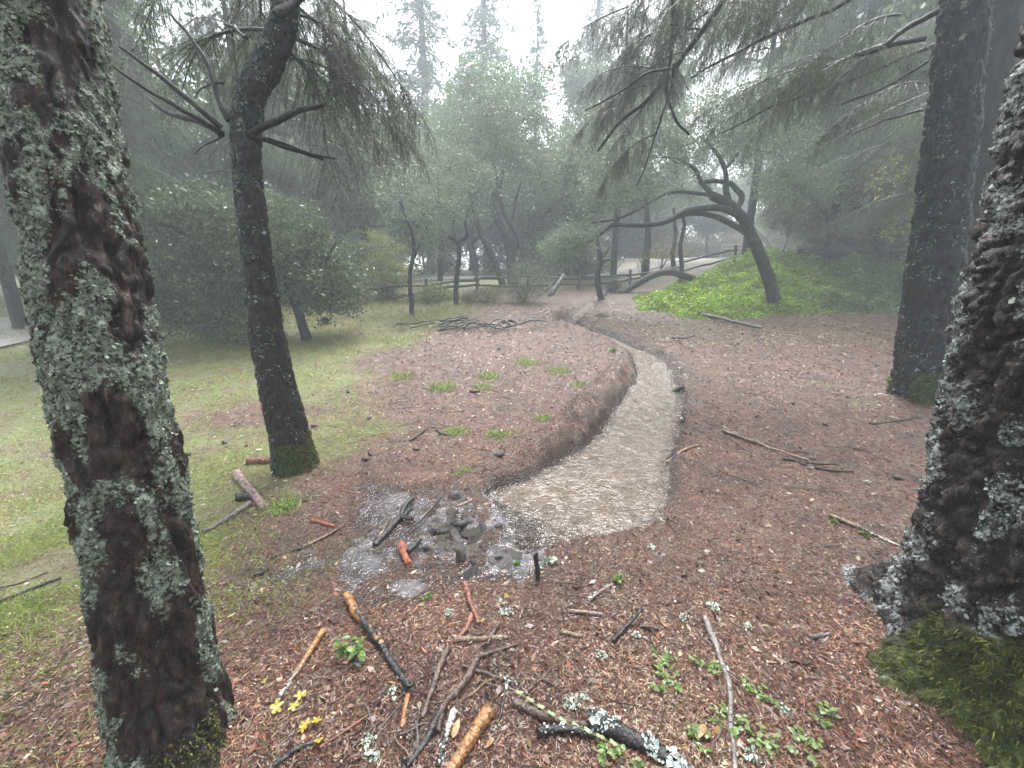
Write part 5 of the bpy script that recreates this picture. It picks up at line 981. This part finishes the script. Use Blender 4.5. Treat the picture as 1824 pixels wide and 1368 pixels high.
def plant(name, label, px, py, spread, h, nst, nl, s_, qs, seed, flat=False, group=None, cat='plant'):
    r = rng(seed); p = G(px, py); p[2] = gz(p[0], p[1]); t = thing(name, label, cat, p, group)
    for k in range(nst):
        az = r.uniform(0, 2 * pi); e = np.array([cos(az) * spread * r.uniform(.4, 1), sin(az) * spread * r.uniform(.4, 1) * .8, h * r.uniform(.5, 1)]); mid = e * .5 + np.array([0, 0, h * .2])
        mb = MB(); tube(mb, [(0, 0, -.01), mid, e], [.0022, .0018, .001], 5, 10, (.12, .13, .05)); mb.build('stem', M['wood'], t, smooth=True)
        for l in range(nl):
            u_ = .3 + .7 * (l + r.random()) / nl; q = lerp(lerp(np.zeros(3), mid, u_), lerp(mid, e, u_), u_); leaf_at(t, q, r.uniform(0, 6.28), r.uniform(-.5, .5), s_ * r.uniform(.6, 1.2), int(qs[r.integers(0, len(qs))]), r.normal() * .4)
    return t
plant('leafy_plant', 'bushy green leafy plant left of the charred stick', 632, 1168, .085, .085, 9, 6, .036, (0, 1, 4), 1101)
plant('seedling', 'small bright green seedling on bare litter below the pool', 1101, 1036, .035, .05, 5, 4, .03, (0, 1), 1102)
plant('green_sprig', 'small green sprig beside the stake at the outlet', 921, 1000, .03, .04, 4, 4, .022, (0, 4), 1103)
plant('green_sprig', 'tiny green sprig at lower puddle edge near reddish stick', 758, 1068, .03, .03, 4, 4, .02, (0, 4), 1104)
plant('berm_plant', 'small green plant on top of the stream bank', 1090, 634, .08, .13, 5, 4, .09, (1, 3), 1105)
plant('branch_sprig', 'green sprig at upper end of the lichen-tipped branch', 1484, 930, .03, .03, 4, 4, .025, (0, 1), 1106)
plant('branch_sprig', 'green sprig by the middle of the lichen-tipped branch', 1540, 955, .05, .03, 5, 4, .025, (0, 1), 1107)
for i_, (a, b_, lab) in enumerate(((1175, 1175, 'upper trailing vine with round pale leaves'), (1190, 1225, 'round-leaved vine in middle right of the dark pointed stick'), (1255, 1190, 'vine with small leaves left of the bent branch top'), (1345, 1240, 'pale vine right of the bent branch'), (1235, 1322, 'bright green leaf cluster left of the bent branch foot'), (1360, 1320, 'vine clump right of the bent branch foot'), (1430, 1330, 'low vine clump below the root of the thick trunk'), (1080, 1345, 'vine creeping over the lichen-spotted log'), (1150, 1385, 'vine at the bottom edge below the log'), (1480, 1290, 'vine sprigs right by the trunk root tip'), (1300, 1290, 'vine leaves crossing the bent branch'))):
    plant('round_leaf_vine', lab, a, b_, .085, .03, 7, 6, .019, (3, 3, 1), 1120 + i_, cat='vine', group='trailing vines on the near bank')
# trailing vine in front of the black stick
P = np.array([G(a, b_) for a, b_ in ((925, 1248), (962, 1275), (1000, 1297), (1045, 1318), (1090, 1340))]); P[:, 2] = gfast(P[:, 0], P[:, 1]) + .03; b0 = P[0].copy(); t = thing('runner_vine', 'single thin runner with paired round leaves crossing the bark strip', 'vine', b0)
mb = MB(); tube(mb, P - b0, [.0016] * 5, 5, 24, (.2, .16, .07)); mb.build('stem', M['wood'], t, smooth=True); r = rng(1150)
for q_ in range(9):
    p = lerp(P[q_ // 2], P[min(q_ // 2 + 1, 4)], (q_ % 2) * .5) - b0
    for sd in (1, -1): leaf_at(t, p, .9 * sd + 1.0 + r.normal() * .2, -.2, .018, 3)
# fallen single leaves
for i_, (a, b_, s_, q_, lab) in enumerate(((505, 1272, .05, 2, 'bright yellow leaf left of the peeled stick tip'), (540, 1240, .045, 2, 'yellow leaf just under the peeled stick tip'), (525, 1262, .04, 2, 'yellow leaf between the two upper yellow ones'), (545, 1290, .04, 2, 'yellow leaf in the middle of the yellow patch'), (572, 1285, .036, 2, 'pale yellow leaf at right of the yellow patch'), (535, 1312, .036, 2, 'yellow leaf low in the yellow patch'), (568, 1322, .04, 2, 'olive yellow leaf lowest of the yellow patch'), (475, 1215, .03, 2, 'small yellow leaf left of the peeled stick'), (905, 1060, .03, 2, 'round pale yellow leaf below the stake'), (860, 1108, .02, 2, 'small yellow leaf by the reddish stick end'), (680, 1085, .028, 5, 'orange leaf just below the puddle'), (806, 1318, .06, 5, 'long tan leaf by the lichen-coated stick'), (1255, 1298, .06, 5, 'tan leaf left of the bent branch'), (1280, 1300, .06, 5, 'tan leaf touching the bent branch'), (705, 1225, .03, 5, 'small tan chip leaf by the charred stick tip'), (880, 1320, .04, 5, 'pinkish brown leaf right of the bright orange stick'), (965, 1024, .02, 2, 'tiny yellow leaf at the stake foot'))):
    p = G(a, b_); o = leaf_at(None, (p[0], p[1], gz(p[0], p[1]) + .016), r.uniform(0, 6), r.normal() * .25, s_, q_, r.normal() * .3); o.name = 'fallen_leaf'; tag(o, lab, 'leaf', 'fallen leaves on the near bank')
# pale lichen clumps on the ground
for i_, (a, b_, s_) in enumerate(((665, 1345, .03), (655, 1320, .02), (1020, 1255, .03), (1040, 1240, .022), (1070, 1170, .022), (1160, 980, .03), (1270, 1085, .028), (1215, 1100, .022), (1330, 1120, .022), (900, 1090, .03), (890, 1075, .022), (800, 1090, .02), (1130, 1130, .02), (1195, 1360, .03), (1340, 1350, .03), (1400, 1270, .022), (1440, 835, .03), (1545, 860, .03), (640, 1185, .02), (700, 1230, .02), (985, 1000, .035), (965, 1005, .03))):
    p = G(a, b_); p[2] = gz(p[0], p[1]) + .006; r = rng(1200 + i_); n = 46; q = r.normal(size=(n, 3)) * np.array([1, .8, .25]) * s_ * .55; q[:, 2] = np.abs(q[:, 2]); t = flakes('lichen_clump', q, np.tile([0., 0, 1], (n, 1)) + .5 * r.normal(size=(n, 3)), s_ * .22, [(.45, .5, .42), (.34, .42, .32), (.52, .56, .5)], 1300 + i_, M['lichen'], None, 6, .9); del t['kind']
    t.location = p; tag(t, 'small pale green lichen clump fallen on the brown litter', 'lichen', 'lichen clumps on the litter')
# grass tufts in the brown litter
for i_, (a, b_, s_, n, lab) in enumerate(((790, 692, .20, 420, 'wide low grass tuft, leftmost on the brown litter'), (872, 672, .16, 420, 'tall bright grass tuft in the middle of the brown litter'), (862, 690, .14, 300, 'low grass tuft in front of the tall bright one'), (938, 647, .22, 320, 'far dull grass tuft near the berm'), (994, 662, .20, 320, 'grass tuft just left of the berm'), (1032, 686, .12, 200, 'small grass tuft on the berm slope'), (812, 770, .12, 320, 'left one of the two lower bright grass tufts'), (888, 775, .13, 320, 'right one of the two lower bright grass tufts'), (500, 905, .13, 420, 'bright grass tuft beside the cut logs'), (965, 745, .1, 200, 'small yellowish tuft below the berm slope'), (715, 672, .2, 260, 'faint tuft at edge of lawn and litter'), (825, 850, .07, 160, 'yellow-green moss tuft above the stone pile'))):
    r = rng(1400 + i_); p = G(a, b_); X = p[0] + r.normal(size=n) * s_ * .55; Y = p[1] + r.normal(size=n) * s_ * .45; q = np.stack([X, Y, gfast(X, Y)], -1) - p
    o = tufts('grass_tuft', q, np.tile([0., 0, .8], (n, 1)), s_ * .7, [(.15, .27, .035), (.22, .33, .07), (.11, .19, .03), (.36, .36, .14)], 1450 + i_, M['grass'], None, .003, .8, 'stuff'); o.location = p; tag(o, lab, 'grass', 'grass tufts in the brown litter', 'stuff')
# fern by the far stream
p = G(1072, 562); p[2] = gz(p[0], p[1]); t = thing('fern', 'small pale green fern beside the narrow far stream', 'fern', p); r = rng(1500)
for q_ in range(11):
    az = r.uniform(0, 6.28); L0 = r.uniform(.3, .5); u_ = np.linspace(0, 1, 12); sp = np.stack([np.cos(az) * L0 * u_ * .8, np.sin(az) * L0 * u_ * .8, L0 * (.9 * u_ - .75 * u_ ** 2)], -1); mb = MB(); tube(mb, sp, np.linspace(.004, .001, 12), 4, None, (.12, .14, .04)); sd = np.array([-sin(az), cos(az), 0])
    C = np.repeat(sp[1:], 2, 0); sg = np.tile([1, -1], 11)[:, None]; ll = (.09 * np.sin(pi * np.repeat(u_[1:], 2) ** .7) + .012)[:, None]; A = (sd * sg + np.array([cos(az), sin(az), -.2]) * .4) * ll * .5; quads(mb, C + A, A, np.cross(A, [0, 0, 1.]) * .25, pal(r, 22, [(.16, .22, .06), (.24, .26, .10), (.30, .28, .08)])); mb.build('frond', M['leaf'], t)
# ------------------------------------------------------------------ fence, logs, far details
FP = [gp(330, 12.0), gp(560, 12.8), gp(650, 13.6), gp(760, 14.8), gp(850, 15.7), gp(940, 16.3), gp(1030, 16.9), gp(1120, 17.3), gp(1210, 17.6), gp(1300, 17.8)]
t = thing('split_rail_fence', 'low weathered split rail fence running behind the clearing before the road', 'fence', FP[0]); r = rng(1600); f0 = FP[0]
for i_, p in enumerate(FP):
    stick_mesh('post', [(0, 0, -.1), (.01, 0, .35), (0, .01, .72)] + p - f0, [.07, .065, .06], [(0, 1.01, 'brown')], 1601 + i_, 7, 10).build('post', M['wood'], t, smooth=True)
    if i_ < len(FP) - 1:
        for h in (.24, .50):
            a = p - f0 + np.array([-.1, .03, h + .05 * r.normal()]); b_ = FP[i_ + 1] - f0 + np.array([.1, .03, h + .05 * r.normal()]); m_ = (a + b_) / 2 + np.array([0, 0, .04 * r.normal()])
            stick_mesh('rail', [a, m_, b_], [.045, .05, .042], [(0, 1.01, ('dark', 'brown')[int(r.integers(0, 2))])], 1650 + i_ * 3 + int(h * 10), 6, 12).build('rail', M['wood'], t, smooth=True)
for i_, (x0, y0_, x1, y1_, w_) in enumerate(((1420, 468, 1520, 458, 13), (1470, 462, 1612, 452, 12), (1500, 470, 1615, 466, 12), (1440, 458, 1560, 448, 10), (1520, 452, 1618, 440, 10), (1530, 461, 1620, 458, 11))):
    Yl = 16.4 + .05 * i_; P = np.array([PY(x0, y0_, Yl), PY((x0 + x1) / 2, (y0_ + y1_) / 2 - 1, Yl), PY(x1, y1_, Yl)]); R_ = w_ / 2 / F * Yl; b0 = P[1]
    P[:, 2] = gfast(P[:, 0], P[:, 1]) + .30 + R_ + .16 * i_ * (i_ < 4) + .3 * (i_ >= 4); o = stick_mesh('old_log', P - b0, [R_, R_ * 1.05, R_ * .9], [(0, 1.01, ('dark', 'brown')[i_ % 2])], 1700 + i_, 9, 16).build('old_log', M['wood'], smooth=True); o.location = b0; tag(o, 'old dark log in the long pile behind the bright groundcover', 'log', 'logs of the old pile')
for i_, (pp, lab) in enumerate((([(978, 530), (1006, 489)], 'pale weathered plank leaning near the far fence'), ([(968, 522), (990, 498)], 'thinner weathered plank leaning left of the pale one'))):
    Yp = gy_of(*pp[0]) + .1; a = PY(*pp[0], Yp); b_ = PY(*pp[1], Yp + .9); b0 = a; d = b_ - a; L0 = np.linalg.norm(d); d /= L0; sd = unit(np.cross(d, [0, 1, .3])); up = np.cross(sd, d); hw = .09 if i_ == 0 else .05
    V = np.array([d * u_ * L0 + sd * s1 * hw * (1 + .1 * np.sin(u_ * 9)) + up * s2 * .015 for u_ in (0, .35, .7, 1) for s1, s2 in ((-1, -1), (1, -1), (1, 1), (-1, 1))]); Fq = [(4 * k + e, 4 * k + (e + 1) % 4, 4 * k + 4 + (e + 1) % 4, 4 * k + 4 + e) for k in range(3) for e in range(4)] + [(3, 2, 1, 0), (12, 13, 14, 15)]
    mb = MB(); mb.add(V, Fq, np.array((.15, .16, .14))); o = mb.build('plank', M['wood']); o.location = b0; tag(o, lab, 'plank')
p = gp(1431, 24); mb = MB(); tube(mb, [(0, 0, -.05), (0, 0, 1.2), (0, 0, 1.23)], [.045, .045, .02], 8, None, (.55, .42, .03)); o = mb.build('yellow_post', M['wood'], smooth=True); o.location = p; tag(o, 'thin yellow post far beyond the groundcover', 'post')
p = gp(1296, 27); t = thing('pale_gate', 'small pale rail gate far beyond the arching oak', 'gate', p)
for x_ in (-.8, 0, .8):
    mb = MB(); tube(mb, [(x_, 0, -.05), (x_, 0, 1.0)], [.05, .05], 6, 4, (.5, .5, .5)); mb.build('post', M['wood'], t)
for h in (.4, .65, .9):
    mb = MB(); tube(mb, [(-.8, -.06, h), (.8, -.06, h)], [.035, .035], 6, 4, (.55, .55, .55)); mb.build('rail', M['wood'], t)
p = G(1322, 596); r = rng(1800); q = r.normal(size=(16, 3)) * .012; q[:, 2] = np.abs(q[:, 2]) + .012; o = flakes('red_scrap', q, np.tile([0., 0, 1], (16, 1)), .03, [(.6, .02, .03), (.5, .03, .04)], 1801, M['lichen'], None); del o['kind']; o.location = (p[0], p[1], gz(p[0], p[1])); tag(o, 'tiny bright red scrap on the brown ground before the arching oak', 'scrap')
